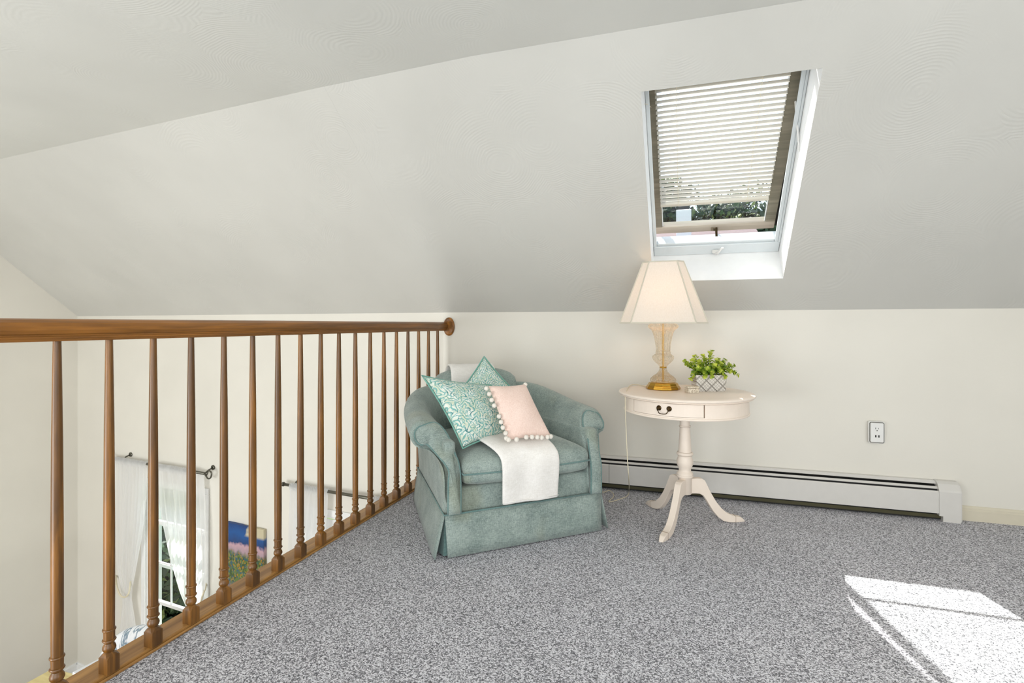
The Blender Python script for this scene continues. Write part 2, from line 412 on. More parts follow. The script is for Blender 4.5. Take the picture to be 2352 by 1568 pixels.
def slope_pt(u, v):
    dv_ = interp([(-1.66, 0.053), (-1.3, 0.026), (-0.9, 0.0)], u)
    if u < -1.6: u = -1.66 - 0.06 * (v - A0) / (A1 - A0)
    p_ = T(u, v); p_.y += dv_ * (v - A0) / (A1 - A0); return p_
grid_holes(bm, [-1.66, -1.3, -0.9, XR], [A0, A1], [(OX0, OX1, 0.0, OA1)], slope_pt)
struct(link('ceiling_slope', bm, M['slope']))
bm = bmesh.new(); vs = [bm.verts.new(p) for p in (wp(0, KZ), wp(SL, KZ), Vector((XE, 2.6375, CZ)), Vector((-1.72, 2.245, CZ)))]; bm.faces.new(vs)
struct(link('ceiling_slope_stairwell', bm, M['slope']))
bm = bmesh.new(); vs = [bm.verts.new(p) for p in ((XR, 2.192, CZ), (-0.9, 2.192, CZ), (-1.3, 2.218, CZ), (-1.72, 2.245, CZ), (XE, 2.6375, CZ), (XE, YB, CZ), (XR, YB, CZ))]; bm.faces.new(vs)
struct(link('ceiling', bm, M['ceil']))
# lower baseboards
bm = bmesh.new(); box(bm, (0, 0, ZL), (SL, 0.018, ZL + 0.11)); box(bm, (0, 0, ZL + 0.11), (SL, 0.009, ZL + 0.125))
o = struct(link('baseboard_stairwell', bm, M['white'])); o.matrix_world = Matrix.Translation(C0) @ Matrix(((WD.x, WN.x, 0, 0), (WD.y, WN.y, 0, 0), (0, 0, 1, 0), (0, 0, 0, 1)))
bm = bmesh.new(); box(bm, (XE, YB, ZL), (XE + 0.018, 3.94, ZL + 0.11)); box(bm, (XE, YB, ZL + 0.11), (XE + 0.009, 3.94, ZL + 0.125)); struct(link('baseboard_left', bm, M['white']))
# loft baseboard right of the heater
bm = bmesh.new()
prof = [(0, 0), (-0.014, 0), (-0.014, 0.055), (-0.010, 0.060), (-0.010, 0.068), (-0.005, 0.076), (0, 0.078)]
loft(bm, [[(x, YW + a, b) for a, b in prof] for x in (1.36, XR)])
struct(link('baseboard_back', bm, M['basebd']))

# ================================================================= SKYLIGHT (window_1)
w1 = bpy.data.objects.new('window_1', None); COL.objects.link(w1); struct(w1)
SD = 0.22
bm = bmesh.new()
c4 = [(OX0, 0), (OX1, 0), (OX1, OA1), (OX0, OA1)]
for i in range(4):
    (xa, aa), (xb, ab) = c4[i], c4[(i + 1) % 4]
    bm.faces.new([bm.verts.new(p) for p in (T(xa, aa, 0), T(xb, ab, 0), T(xb, ab, SD + 0.1), T(xa, aa, SD + 0.1))])
link('light_shaft', bm, M['reveal'], w1)
def tbox(bm, x0, x1, a0, a1, d0, d1, mat=0):
    vs = box(bm, (x0, a0, d0), (x1, a1, d1), mat)
    for v_ in vs: v_.co = T(*v_.co)
FW = 0.074
def frame_bar(name, x0, x1, a0, a1, d0=SD, d1=SD + 0.10):
    bm = bmesh.new(); tbox(bm, x0, x1, a0, a1, d0, d1)
    bmesh.ops.bevel(bm, geom=bm.edges[:], offset=0.003, segments=1, affect='EDGES'); return link(name, bm, M['frame'], w1)
frame_bar('frame_sill', OX0 + .002, OX1 - .002, 0.001, FW)
frame_bar('frame_sill_lip', OX0 + 0.021, OX1 - 0.031, FW, FW + 0.016, SD + 0.01, SD + 0.06)
frame_bar('frame_jamb', OX0 + .001, OX0 + 0.020, FW, OA1, SD, SD + 0.02)
frame_bar('frame_jamb', OX1 - 0.012, OX1 - .001, FW, OA1, SD - 0.004, SD + 0.02); frame_bar('frame_jamb', OX1 - 0.030, OX1 - 0.012, FW, OA1, SD, SD + 0.02)
frame_bar('frame_head', OX0 + .002, OX1 - .002, OA1 - 0.012, OA1 - .001, SD, SD + 0.02)
# roof surface around the opening, outside
bm = bmesh.new(); grid_holes(bm, [-1.66, XR], [A0 - 0.5, A1 + 0.6], [(OX0 - .0, OX1 + .0, 0.0, OA1)], lambda u, v: T(u, v, SD + 0.06))
ub = WN.cross(Vector((0, 0, 1))); nl = (WN * -SN + Vector((0, 0, CS))) * 0.12
p_ = [wp(-0.4, KZ - 0.25, -0.3), wp(SL + 0.3, KZ - 0.25, -0.3), Vector((XE - 0.3, 2.60, CZ + 0.03)), Vector((-1.3, 2.19, CZ + 0.03))]
bm2 = bmesh.new(); bm2.faces.new([bm2.verts.new(q_ + nl) for q_ in p_]); struct(link('sun_leak_backing', bm2, M['dark']))  # added backing above the stairwell slope, blocks sunlight leaking at the ceiling crease
rf = struct(link('roof_outer', bm, m_plain('roof_shingle_dark', (96, 84, 80), 0.9)))

# opened sash: hinge line at the top, bottom swung outwards
HA, HD = OA1 - 0.02, SD + 0.03          # hinge a, D
BA, BD = 0.013, 0.415                    # bottom edge a, D
SLEN = math.hypot(HA - BA, BD - HD)
e_d = (T(0, BA, BD) - T(0, HA, HD)).normalized()      # down the sash
e_n = Vector((1, 0, 0)).cross(e_d).normalized()
if e_n.z < 0: e_n = -e_n
SX0, SX1 = -0.176, 0.512
def S(x, d, n=0.0):  # x across, d down from the hinge, n outwards
    return T(0, HA, HD) + Vector((x, 0, 0)) + e_d * d + e_n * n
def sbox(bm, x0, x1, d0, d1, n0, n1, mat=0):
    vs = box(bm, (x0, d0, n0), (x1, d1, n1), mat)
    for v_ in vs: v_.co = S(*v_.co)
def sash_bar(name, x0, x1, d0, d1, n0=-0.0, n1=0.045, mat='sash'):
    bm = bmesh.new(); sbox(bm, x0, x1, d0, d1, n0, n1)
    bmesh.ops.bevel(bm, geom=bm.edges[:], offset=0.003, segments=1, affect='EDGES'); return link(name, bm, M[mat], w1)
BR = 0.062
sash_bar('sash_bottom_rail', SX0, SX1, SLEN - BR, SLEN)
sash_bar('sash_top_rail', SX0, SX1, 0, 0.05)
sash_bar('sash_stile', SX0, SX0 + 0.04, 0.05, SLEN - BR + 0.003, mat='sashside'); sash_bar('sash_stile', SX1 - 0.055, SX1, 0.05, SLEN - BR + 0.003, mat='sashside')
sash_bar('glazing_bead', SX0 + 0.04, SX0 + 0.046, 0.05, SLEN - BR, 0.004, 0.012, 'white'); sash_bar('glazing_bead', SX1 - 0.061, SX1 - 0.055, 0.05, SLEN - BR, 0.004, 0.012, 'white')
bm = bmesh.new(); bm.faces.new([bm.verts.new(S(x_, d_, 0.022)) for x_, d_ in ((SX0 + 0.035, 0.045), (SX1 - 0.05, 0.045), (SX1 - 0.05, SLEN - BR + 0.004), (SX0 + 0.035, SLEN - BR + 0.004))]); link('pane', bm, M['glass'], w1)
sash_bar('sash_cladding', SX1 - 0.006, SX1 + 0.034, -0.02, SLEN + 0.012, 0.03, 0.075, 'dark'); sash_bar('sash_cladding', SX0 - 0.002, SX0 + 0.006, -0.02, SLEN + 0.012, 0.03, 0.075, 'dark')
sash_bar('sash_cladding', SX0 - 0.002, SX1 + 0.034, SLEN - 0.004, SLEN + 0.012, 0.03, 0.075, 'dark')
# latch plate, stay arm, crank
bm = bmesh.new(); sbox(bm, 0.155, 0.195, SLEN - 0.036, SLEN - 0.012, -0.006, 0.0); lp = link('latch_plate', bm, M['latch'], w1)
bm = bmesh.new(); tube(bm, [S(0.175, SLEN - 0.02, -0.006), T(0.18, 0.10, SD + 0.12), T(0.182, 0.07, SD + 0.03)], 0.007, 8); link('stay_arm', bm, M['bronze'], w1)
bm = bmesh.new(); tbox(bm, 0.155, 0.20, 0.012, 0.04, SD - 0.012, SD + 0.001); bmesh.ops.bevel(bm, geom=bm.edges[:], offset=0.005, segments=2, affect='EDGES')
ck = link('crank', bm, M['plastic'], w1)
bm = bmesh.new(); tube(bm, catmull([T(0.178, 0.02, SD - 0.012), T(0.183, 0.03, SD - 0.03), T(0.195, 0.055, SD - 0.036), T(0.206, 0.075, SD - 0.034), T(0.216, 0.076, SD - 0.032)]), 0.0055, 8)
link('crank_handle', bm, M['plastic'], w1)

# venetian blind on the room side of the sash
bl = thing('venetian_blind', 'ivory slatted blind lowered over the roof window', 'blind', S(0.17, 0.05))
def rel(bm, o):
    for v_ in bm.verts: v_.co = v_.co - Vector(o.location)
    return bm
BX0, BX1 = SX0 + 0.038, SX1 - 0.062
pitch = 0.0305; d = 0.045; bend = SLEN * 0.745
nsl = 0
proto = None
while d < bend:
    if proto is None:
        bm = bmesh.new()
        sec = [(-0.0125, 0.000), (-0.006, 0.0016), (0, 0.0021), (0.006, 0.0016), (0.0125, 0.000)]
        rr = []
        for x in (BX0, BX1):
            top = [S(x, d + b - 0.0, -0.026 + a) for a, b in sec]; bot = [S(x, d + b + 0.0007, -0.026 + a) for a, b in reversed(sec)]
            rr.append(top + bot)
        loft(bm, rr); rel(bm, bl); proto = link('slat', bm, M['slat'], bl, smooth=False); d_first = d
    else:
        c = proto.copy(); COL.objects.link(c); c.parent = bl; c.location = e_d * (d - d_first)
    d += pitch; nsl += 1
bm = bmesh.new(); sbox(bm, BX0, BX1, d - 0.004, d + 0.016, -0.038, -0.012); bmesh.ops.bevel(bm, geom=bm.edges[:], offset=0.003, segments=1, affect='EDGES'); rel(bm, bl)
link('bottom_rail', bm, M['slat'], bl)
bm = bmesh.new(); sbox(bm, BX0, BX1, 0.008, 0.036, -0.045, -0.008); rel(bm, bl); link('headrail', bm, M['slat'], bl)
for xs in (BX0 + 0.10, BX1 - 0.115):
    bm = bmesh.new()
    for n_ in (-0.040, -0.012): tube(bm, [S(xs, 0.02, n_), S(xs, d, n_)], 0.0009, 5)
    rel(bm, bl); link('ladder_cord', bm, M['cord'], bl)
bm = bmesh.new(); p0 = at_depth(1823, 186, (T(0.49, 0, 0)).y * 0 + 2.50); p1 = at_depth(1836, 347, 2.55)
tube(bm, [p0, p1], lambda t: 0.004 + 0.0012 * t, 8); rel(bm, bl); link('tilt_wand', bm, M['plastic'], bl)
bm = bmesh.new(); tube(bm, [p0 + Vector((0, 0.03, 0.035)), p0 + Vector((0, 0.01, 0.02)), p0], 0.003, 6); rel(bm, bl); link('wand_hook', bm, M['bronze'], bl)
bm = bmesh.new(); tbox(bm, 0.455, 0.485, 0.985, 1.10, SD + 0.06, SD + 0.10); rel(bm, bl); link('tilt_gear', bm, M['bronze'], bl)
bm = bmesh.new(); tube(bm, catmull([at_depth(1474, 238, 2.52), at_depth(1488, 240, 2.60), at_depth(1495, 246, 2.66), at_depth(1500, 244, 2.70), at_depth(1504, 236, 2.70), at_depth(1500, 228, 2.70)], 5), 0.0012, 6); rel(bm, bl)
link('pull_cord', bm, M['cord'], bl)

# ================================================================= RAILING
RX = -1.645
rail = thing('railing', 'walnut-stained wooden railing with turned balusters along the open edge of the loft', 'railing', (RX, 2.0, 0))
def baluster_bm():
    bm = bmesh.new()
    h = 0.0187
    sq = lambda s_, z: [(-s_, -s_, z), (s_, -s_, z), (s_, s_, z), (-s_, s_, z)]
    def oc(s_, cut, z):
        return [(-s_ + cut, -s_, z), (s_ - cut, -s_, z), (s_, -s_ + cut, z), (s_, s_ - cut, z), (s_ - cut, s_, z), (-s_ + cut, s_, z), (-s_, s_ - cut, z), (-s_, -s_ + cut, z)]
    loft(bm, [oc(h, 0.001, 0.018), oc(h, 0.001, 0.074), oc(h * 0.92, 0.006, 0.082), oc(h * 0.66, 0.008, 0.091)])
    prof = [(0.0125, 0.088), (0.0125, 0.094), (0.0152, 0.099), (0.0172, 0.106), (0.0176, 0.112), (0.0165, 0.119), (0.0135, 0.125), (0.0122, 0.129), (0.0135, 0.134), (0.0150, 0.139), (0.0148, 0.143),
            (0.0175, 0.145), (0.0183, 0.148), (0.0175, 0.151), (0.0146, 0.153), (0.0148, 0.182), (0.0172, 0.184), (0.0180, 0.187), (0.0172, 0.190), (0.0143, 0.192), (0.0148, 0.30), (0.0145, 0.5), (0.0130, 0.75), (0.0100, 0.98), (0.0094, 1.014)]
    lathe(bm, prof, 20)
    zm_ = [(0.018, 0.018), (0.074, 0.064), (0.082, 0.070), (0.091, 0.077), (0.094, 0.079), (0.112, 0.090), (0.129, 0.104), (0.143, 0.110), (0.148, 0.113), (0.153, 0.117), (0.182, 0.140), (0.187, 0.144), (0.192, 0.148), (0.30, 0.28), (0.5, 0.5), (2, 2)]
    for v_ in bm.verts: v_.co.z = interp(zm_, v_.co.z)
    return bm
proto = None
px_list = [131, 251, 351.5, 440, 514.5, 580, 638.5, 690.5, 737, 778, 816.5, 849.5, 881.5, 910.6, 937.4, 961.4, 984.4, 1005.3]
for i in range(18):
    pxx = (131.177 + 142.32 * i) / (1 + 0.0904509 * i); dd = ray(pxx, 744)
    y = RX / dd.x * dd.y
    if proto is None:
        proto = link('baluster', baluster_bm(), M['wood'], rail, smooth=True); c = proto
        e_ = proto.modifiers.new('edge', 'EDGE_SPLIT'); e_.split_angle = R(27)
    else:
        c = proto.copy(); COL.objects.link(c); c.parent = rail
    c.location = (0, y - 2.0, 0)
hp = [(-0.018, 1.013), (0.018, 1.013), (0.019, 1.020), (0.0215, 1.021), (0.0215, 1.026), (0.0245, 1.028), (0.0245, 1.031), (0.030, 1.034), (0.0335, 1.043), (0.0335, 1.053), (0.028, 1.064), (0.018, 1.071), (0.006, 1.0745)]
hp = hp + [(-a, b) for a, b in reversed(hp[2:])]
bm = bmesh.new(); loft(bm, [[(a, y, b) for a, b in hp] for y in (-1.9, YW - 0.018 - 2.0)])
o = link('handrail', bm, M['rail'], rail)
bm = bmesh.new()
def ell(rx, rz, y, cx=0.045): return [(cx + rx * math.cos(2 * math.pi * i / 32), y, 1.042 + rz * math.sin(2 * math.pi * i / 32)) for i in range(32)]
loft(bm, [ell(0.040, 0.060, YW - 2.002), ell(0.043, 0.066, YW - 2.004), ell(0.043, 0.066, YW - 2.012), ell(0.040, 0.062, YW - 2.016), ell(0.036, 0.055, YW - 2.019), ell(0.03, 0.05, YW - 2.019)])
o = link('rosette', bm, M['rail'], rail, smooth=False)
o.location.x = -0.01
bm = bbox((-0.087, -2.2, 0.0), (0.008, YW - 2.001, 0.018), 0.003, 1); link('shoe_board', bm, M['shoe'], rail)
bm = bbox((0.008, -2.2, 0.0), (0.016, YW - 2.001, 0.010), 0.003, 1); link('shoe_moulding', bm, M['shoe'], rail)

# ================================================================= BASEBOARD HEATER
hx0, hx1 = -1.50, 1.345
ht = thing('baseboard_heater', 'long low white metal baseboard heater along the knee wall', 'heater', (0, YW, 0))
def strip(name, prof, x0, x1, mat, par=ht):
    bm = bmesh.new(); loft(bm, [[(x, a, b) for a, b in prof] for x in (x0, x1)]); return link(name, bm, M[mat], par)
strip('back_plate', [(-0.001, 0.0), (-0.006, 0.0), (-0.006, 0.203), (-0.020, 0.201), (-0.020, 0.205), (-0.001, 0.207)], hx0, hx1, 'heater')
strip('interior', [(-0.006, 0.004), (-0.045, 0.004), (-0.045, 0.170), (-0.006, 0.185)], hx0, hx1, 'dark')
strip('top_ledge', [(-0.018, 0.199), (-0.030, 0.190), (-0.032, 0.192), (-0.020, 0.203)], hx0, hx1, 'heater')
strip('damper_vane', [(-0.042, 0.178), (-0.054, 0.169), (-0.056, 0.171), (-0.044, 0.181)], hx0, hx1, 'heater')
strip('fin_element', [(-0.046, 0.012), (-0.050, 0.012), (-0.050, 0.030), (-0.046, 0.030)], hx0, hx1, 'copper')
seams = [hx0, -0.95, -0.462, hx1]
for a, b in zip(seams, seams[1:]):
    strip('front_panel', [(-0.063, 0.044), (-0.070, 0.042), (-0.070, 0.154), (-0.064, 0.162), (-0.062, 0.161), (-0.066, 0.153), (-0.066, 0.046), (-0.063, 0.046)], a + 0.001, b - 0.001, 'heater')
bm = bmesh.new()
cp = [(-0.001, 0.209), (-0.030, 0.208), (-0.050, 0.198), (-0.070, 0.170), (-0.0745, 0.160), (-0.0745, 0.0), (-0.001, 0.0)]
cp2 = [(-0.001, 0.209), (-0.030, 0.208), (-0.050, 0.198), (-0.070, 0.170), (-0.0745, 0.160), (-0.0745, 0.030), (-0.001, 0.03)]
loft(bm, [[(x, a, b) for a, b in cp] for x in (hx1 - 0.028, hx1 + 0.058)])
loft(bm, [[(x, a, b) for a, b in cp2] for x in (hx1 - 0.045, hx1 - 0.028)])
bmesh.ops.bevel(bm, geom=[e for e in bm.edges if abs(e.verts[0].co.x - (hx1 + 0.058)) < 1e-4 and abs(e.verts[1].co.x - (hx1 + 0.058)) < 1e-4], offset=0.006, segments=2, affect='EDGES')
link('end_cap', bm, M['heater'], ht)

# ================================================================= OUTLET
ob = thing('wall_outlet', 'white box outlet with one socket and two charging ports on the wall', 'outlet', (1.024, YW, 0.452))
def rrect(wd, hg, r, y, n=5):
    pts = []
    for cx, cz, a0 in ((wd - r, hg - r, 0), (-wd + r, hg - r, 90), (-wd + r, -hg + r, 180), (wd - r, -hg + r, 270)):
        for q in range(n + 1):
            a = R(a0 + 90 * q / n); pts.append((cx + r * math.cos(a), y, cz + r * math.sin(a)))
    return pts
bm = bmesh.new(); loft(bm, [rrect(0.037, 0.060, 0.004, -0.001), rrect(0.037, 0.060, 0.004, -0.018)]); link('back_box', bm, M['plastic'], ob)
bm = bmesh.new(); loft(bm, [rrect(0.040, 0.062, 0.012, -0.014), rrect(0.040, 0.062, 0.012, -0.026), rrect(0.037, 0.059, 0.010, -0.029)]); link('surround', bm, M['plastic'], ob)
bm = bmesh.new(); loft(bm, [rrect(0.0365, 0.0585, 0.010, -0.026), rrect(0.0365, 0.0585, 0.010, -0.0305), rrect(0.033, 0.055, 0.008, -0.0305)]); link('silver_rim', bm, M['silver'], ob)
bm = bmesh.new(); loft(bm, [rrect(0.032, 0.054, 0.006, -0.028), rrect(0.032, 0.054, 0.006, -0.0335), rrect(0.031, 0.053, 0.006, -0.0345)]); fp = link('face_plate', bm, M['plastic'], ob)
for nm, lo, hi in (('socket_slot', (-0.0085, -0.0353, 0.019), (-0.0058, -0.034, 0.028)), ('socket_slot', (0.0062, -0.0353, 0.020), (0.0085, -0.034, 0.027)), ('ground_hole', (-0.0025, -0.0353, 0.009), (0.0025, -0.034, 0.014)),
                   ('charging_port', (-0.010, -0.0353, -0.027), (-0.003, -0.034, -0.014)), ('charging_port', (0.005, -0.0353, -0.027), (0.012, -0.034, -0.014))):
    bm = bbox(lo, hi, 0.0008, 1); link(nm, bm, M['slotdark'], ob)

# ================================================================= DRUM TABLE
TX, TY = 0.0, 2.985
tb = thing('drum_table', 'round cream painted pedestal table with one drawer beside the armchair', 'table', (TX, TY, 0))
bm = bmesh.new(); lathe(bm, [(0.30, 0.676), (0.332, 0.678), (0.338, 0.681), (0.336, 0.685), (0.344, 0.687), (0.347, 0.692), (0.344, 0.698), (0.338, 0.700), (0.30, 0.7003)], 72)
o = link('tabletop', bm, M['table'], tb, smooth=True); o.modifiers.new('e', 'EDGE_SPLIT').split_angle = R(60)
RA = 0.315
def arc_panel(a0, a1, r0, r1, z0, z1, n=20):
    bm = bmesh.new(); rings = []
    for i in range(n + 1):
        a = R(a0 + (a1 - a0) * i / n); ca, sa = math.cos(a), math.sin(a)
        rings.append([(r0 * ca, r0 * sa, z0), (r1 * ca, r1 * sa, z0), (r1 * ca, r1 * sa, z1), (r0 * ca, r0 * sa, z1)])
    loft(bm, rings); return bm
link('apron', arc_panel(-73.3, -73.3 + 290.6, RA - 0.02, RA, 0.608, 0.677, 60), M['table'], tb)
dr = link('drawer', arc_panel(-141.6, -74.4, RA - 0.02, RA + 0.001, 0.615, 0.675, 24), M['table'], tb)
link('apron_rail', arc_panel(-143, -73, RA - 0.02, RA, 0.600, 0.6135, 24), M['table'], tb)
bm = bmesh.new(); lathe(bm, [(0.05, 0.600), (RA - 0.012, 0.600), (RA - 0.012, 0.665), (0.05, 0.665)], 60); link('apron_core', bm, M['crease'], tb)
bm = bmesh.new(); lathe(bm, [(RA - 0.005, 0.597), (RA + 0.004, 0.598), (RA + 0.005, 0.603), (RA + 0.002, 0.608), (RA - 0.005, 0.608)], 72); link('apron_bead', bm, M['table'], tb, smooth=True)
for z_, r_ in ((0.6866, 0.3375), (0.6785, 0.3325)):
    bm = bmesh.new(); lathe(bm, [(r_ - .004, z_ - 0.0007), (r_, z_ - 0.0007), (r_, z_ + 0.0007), (r_ - .004, z_ + 0.0007)], 72); link('rim_line', bm, M['crease'], tb)
# handle
for s_ in (-1, 1):
    a = R(-107.8 + s_ * 4.6); ca, sa = math.cos(a), math.sin(a)
    bm = bmesh.new(); lathe(bm, [(0.012, 0), (0.013, 0.002), (0.009, 0.004), (0.005, 0.005), (0.0055, 0.010), (0.0075, 0.013), (0.006, 0.017), (0.002, 0.018)], 16)
    rot = Vector((ca, sa, 0)).to_track_quat('Z', 'Y').to_matrix().to_4x4()
    bmesh.ops.transform(bm, matrix=Matrix.Translation((ca * RA, sa * RA, 0.651)) @ rot, verts=bm.verts)
    link('rosette', bm, M['bronze'], dr, smooth=True)
def hnd(deg, off, z):
    a = R(-107.8 + deg); return ((RA + off) * math.cos(a), (RA + off) * math.sin(a), z)
bm = bmesh.new(); tube(bm, catmull([hnd(-4.6, 0.013, 0.652), hnd(-5.0, 0.017, 0.644), hnd(-4.0, 0.018, 0.638), hnd(-3.4, 0.019, 0.631), hnd(-2.2, 0.020, 0.627), hnd(0, 0.020, 0.626), hnd(2.2, 0.020, 0.627), hnd(3.4, 0.019, 0.631), hnd(4.0, 0.018, 0.638), hnd(5.0, 0.017, 0.644), hnd(4.6, 0.013, 0.652)], 4), 0.0022, 8)
link('bail_handle', bm, M['bronze'], dr, smooth=True)
bm = bmesh.new()
lathe(bm, [(0.032, 0.157), (0.035, 0.160), (0.035, 0.242), (0.040, 0.246), (0.0435, 0.250), (0.0435, 0.256), (0.0415, 0.258), (0.0430, 0.262), (0.0415, 0.268), (0.036, 0.274), (0.0315, 0.280), (0.0310, 0.287), (0.0335, 0.291), (0.0335, 0.294), (0.036, 0.299), (0.041, 0.312),
           (0.0428, 0.326), (0.0415, 0.338), (0.037, 0.350), (0.0365, 0.356), (0.0375, 0.362), (0.0425, 0.366), (0.0430, 0.372), (0.0405, 0.378), (0.0345, 0.381), (0.0345, 0.385), (0.0333, 0.387), (0.031, 0.43), (0.027, 0.501), (0.0255, 0.512),
           (0.0300, 0.514), (0.0300, 0.519), (0.0260, 0.521), (0.0258, 0.60)], 40)
o = link('pedestal', bm, M['table'], tb, smooth=True); o.modifiers.new('e', 'EDGE_SPLIT').split_angle = R(55)
for z_ in (0.2565, 0.3625, 0.3795, 0.5130):
    bm = bmesh.new(); rr_ = {0.2565: .0425, .3625: .0385, .3795: .0372, .5130: .0292}[z_]
    lathe(bm, [(rr_ - .004, z_ - 0.0008), (rr_, z_ - 0.0008), (rr_, z_ + 0.0008), (rr_ - .004, z_ + 0.0008)], 32); link('groove_line', bm, M['crease'], tb)
top = [(0.030, 0.238), (0.06, 0.240), (0.088, 0.238), (0.104, 0.228), (0.118, 0.200), (0.138, 0.160), (0.165, 0.115), (0.195, 0.078), (0.225, 0.052), (0.255, 0.038), (0.285, 0.031), (0.306, 0.026), (0.322, 0.012), (0.326, 0.006)]
bot = [(0.030, 0.160), (0.050, 0.160), (0.075, 0.158), (0.095, 0.148), (0.112, 0.125), (0.130, 0.094), (0.152, 0.060), (0.178, 0.030), (0.205, 0.010), (0.235, 0.002), (0.262, 0.000), (0.290, 0.000), (0.312, 0.000), (0.326, 0.001)]
for az in (22, 250, 131):
    bm = bmesh.new(); ca, sa = math.cos(R(az)), math.sin(R(az)); rings = []
    for (r1, z1), (r2, z2) in zip(top, bot):
        hw = 0.0165 if r1 < .3 else 0.0165 - (r1 - .3) * .25
        def P(r, z, s_): return (r * ca - s_ * sa, r * sa + s_ * ca, z)
        rings.append([P(r1, z1, -hw), P(r1, z1, hw), P(r2, z2, hw), P(r2, z2, -hw)])
    loft(bm, rings); bmesh.ops.bevel(bm, geom=bm.edges[:], offset=0.002, segments=1, affect='EDGES'); lg = link('leg', bm, M['table'], tb)
    bm = bmesh.new()
    hw = 0.0171
    rg = [(0.272, 0.0355), (0.2735, 0.0352)]
    loft(bm, [[P(r, z, -hw), P(r, z, hw), P(r, -0.0005 + .001, hw), P(r, .0005, -hw)] for r, z in rg]); link('toe_line', bm, M['crease'], lg)

# ================================================================= TABLE LAMP
LP = at_z(1523, 893, 0.70); LX, LY = LP.x, LP.y
lm = thing('table_lamp', 'lit crystal table lamp with brass foot and cream panelled shade', 'lamp', (LX, LY, 0.7005))
bm = bmesh.new(); lathe(bm, [(0.088, 0), (0.0925, 0.003), (0.0925, 0.012), (0.088, 0.016), (0.088, 0.019), (0.082, 0.024), (0.079, 0.032), (0.074, 0.036), (0.062, 0.040), (0.03, 0.042)], 12)
o = link('foot', bm, M['brass'], lm)
bm = bmesh.new(); lathe(bm, [(0.066, 0.0405), (0.069, 0.048), (0.066, 0.058), (0.052, 0.072), (0.036, 0.083), (0.025, 0.095), (0.020, 0.108), (0.018, 0.117)], 32, wob=(16, 0.03)); link('crystal_bell', bm, M['crystal'], lm)
bm = bmesh.new(); lathe(bm, [(0.010, 0.116), (0.019, 0.117), (0.020, 0.120), (0.019, 0.123), (0.010, 0.124)], 24); link('collar', bm, M['brass'], lm, smooth=True)
bm = bmesh.new(); lathe(bm, [(0.018, 0.124), (0.024, 0.130), (0.026, 0.134), (0.040, 0.146), (0.052, 0.160), (0.057, 0.172), (0.056, 0.182), (0.046, 0.190), (0.039, 0.196), (0.040, 0.203), (0.037, 0.212)], 48, wob=(16, 0.035)); link('crystal_bulb', bm, M['crystal'], lm)
bm = bmesh.new(); lathe(bm, [(0.037, 0.212), (0.037, 0.222), (0.040, 0.250), (0.046, 0.285), (0.053, 0.312), (0.060, 0.326), (0.074, 0.338), (0.079, 0.345), (0.077, 0.354), (0.064, 0.362), (0.035, 0.366)], 60, wob=(12, 0.05)); link('crystal_vase', bm, M['crystal'], lm)
bm = bmesh.new(); tube(bm, [(0, 0, 0.04), (0, 0, 0.40)], 0.0045, 8); link('stem', bm, M['brass'], lm)
bm = bmesh.new(); lathe(bm, [(0.008, 0.366), (0.017, 0.370), (0.017, 0.42), (0.012, 0.425)], 16); link('socket', bm, M['brass'], lm, smooth=True)
bm = bmesh.new(); lathe(bm, [(0.012, 0.425), (0.018, 0.445), (0.030, 0.475), (0.033, 0.495), (0.026, 0.52), (0.010, 0.532)], 20); link('light_bulb', bm, M['bulb'], lm, smooth=True)
shz0, shz1 = 0.366, 0.696
def octa(h, c, z, rot=R(-90) + R(90) + R(2)):
    p = [(-h + c, -h), (h - c, -h), (h, -h + c), (h, h - c), (h - c, h), (-h + c, h), (-h, h - c), (-h, -h + c)]
    return [Vector((x * math.cos(rot) - y * math.sin(rot), x * math.sin(rot) + y * math.cos(rot), z)) for x, y in p]
o0, o1 = octa(0.222, 0.060, shz0), octa(0.106, 0.034, shz1)
sh = None
for i in range(8):
    j = (i + 1) % 8
    bm = bmesh.new(); vs = [bm.verts.new(p) for p in (o0[i], o0[j], o1[j], o1[i])]; bm.faces.new(vs)
    link('shade_panel', bm, M['shade'], lm)
bm = bmesh.new()
for i in range(8): tube(bm, [o0[i], o1[i]], 0.0040, 6)
tube(bm, o0, 0.0042, 6, closed=True); tube(bm, o1, 0.0042, 6, closed=True); link('shade_piping', bm, M['shadetrim'], lm)
bm = bmesh.new(); tube(bm, [(-0.1, 0, shz1 - 0.02), (0, 0, shz1 - 0.025), (0.1, 0, shz1 - 0.02)], 0.0015, 6); tube(bm, [(0, 0.0, 0.42), (0.05, 0, 0.50), (0.04, 0, 0.6), (0, 0, shz1 - 0.025)], 0.0015, 6); link('harp', bm, M['brass'], lm)
# cord: over the table's left edge, down, onto the carpet and behind the chair
pts = [Vector((LX - 0.085, LY + 0.03, 0.705)), at_z(1462, 883, 0.7045), at_z(1446, 886, 0.7045)]
pts += [at_depth(1437.5, 905, 2.80), at_depth(1436.5, 940, 2.795), at_depth(1438, 985, 2.80), at_depth(1441, 1050, 2.80), at_depth(1444, 1095, 2.82), at_z(1445, 1122, 0.02), at_z(1441, 1138, 0.004), at_z(1420, 1147, 0.004), at_z(1398, 1152, 0.004), at_z(1410, 1138, 0.004), at_z(1400, 1126, 0.01), at_z(1385, 1130, 0.006), at_z(1378, 1118, 0.02), at_z(1372, 1108, 0.01)]
bm = bmesh.new(); tube(bm, [p - Vector(lm.location) for p in catmull(pts, 6)], 0.0026, 6); link('power_cord', bm, M['cord'], lm, smooth=True)

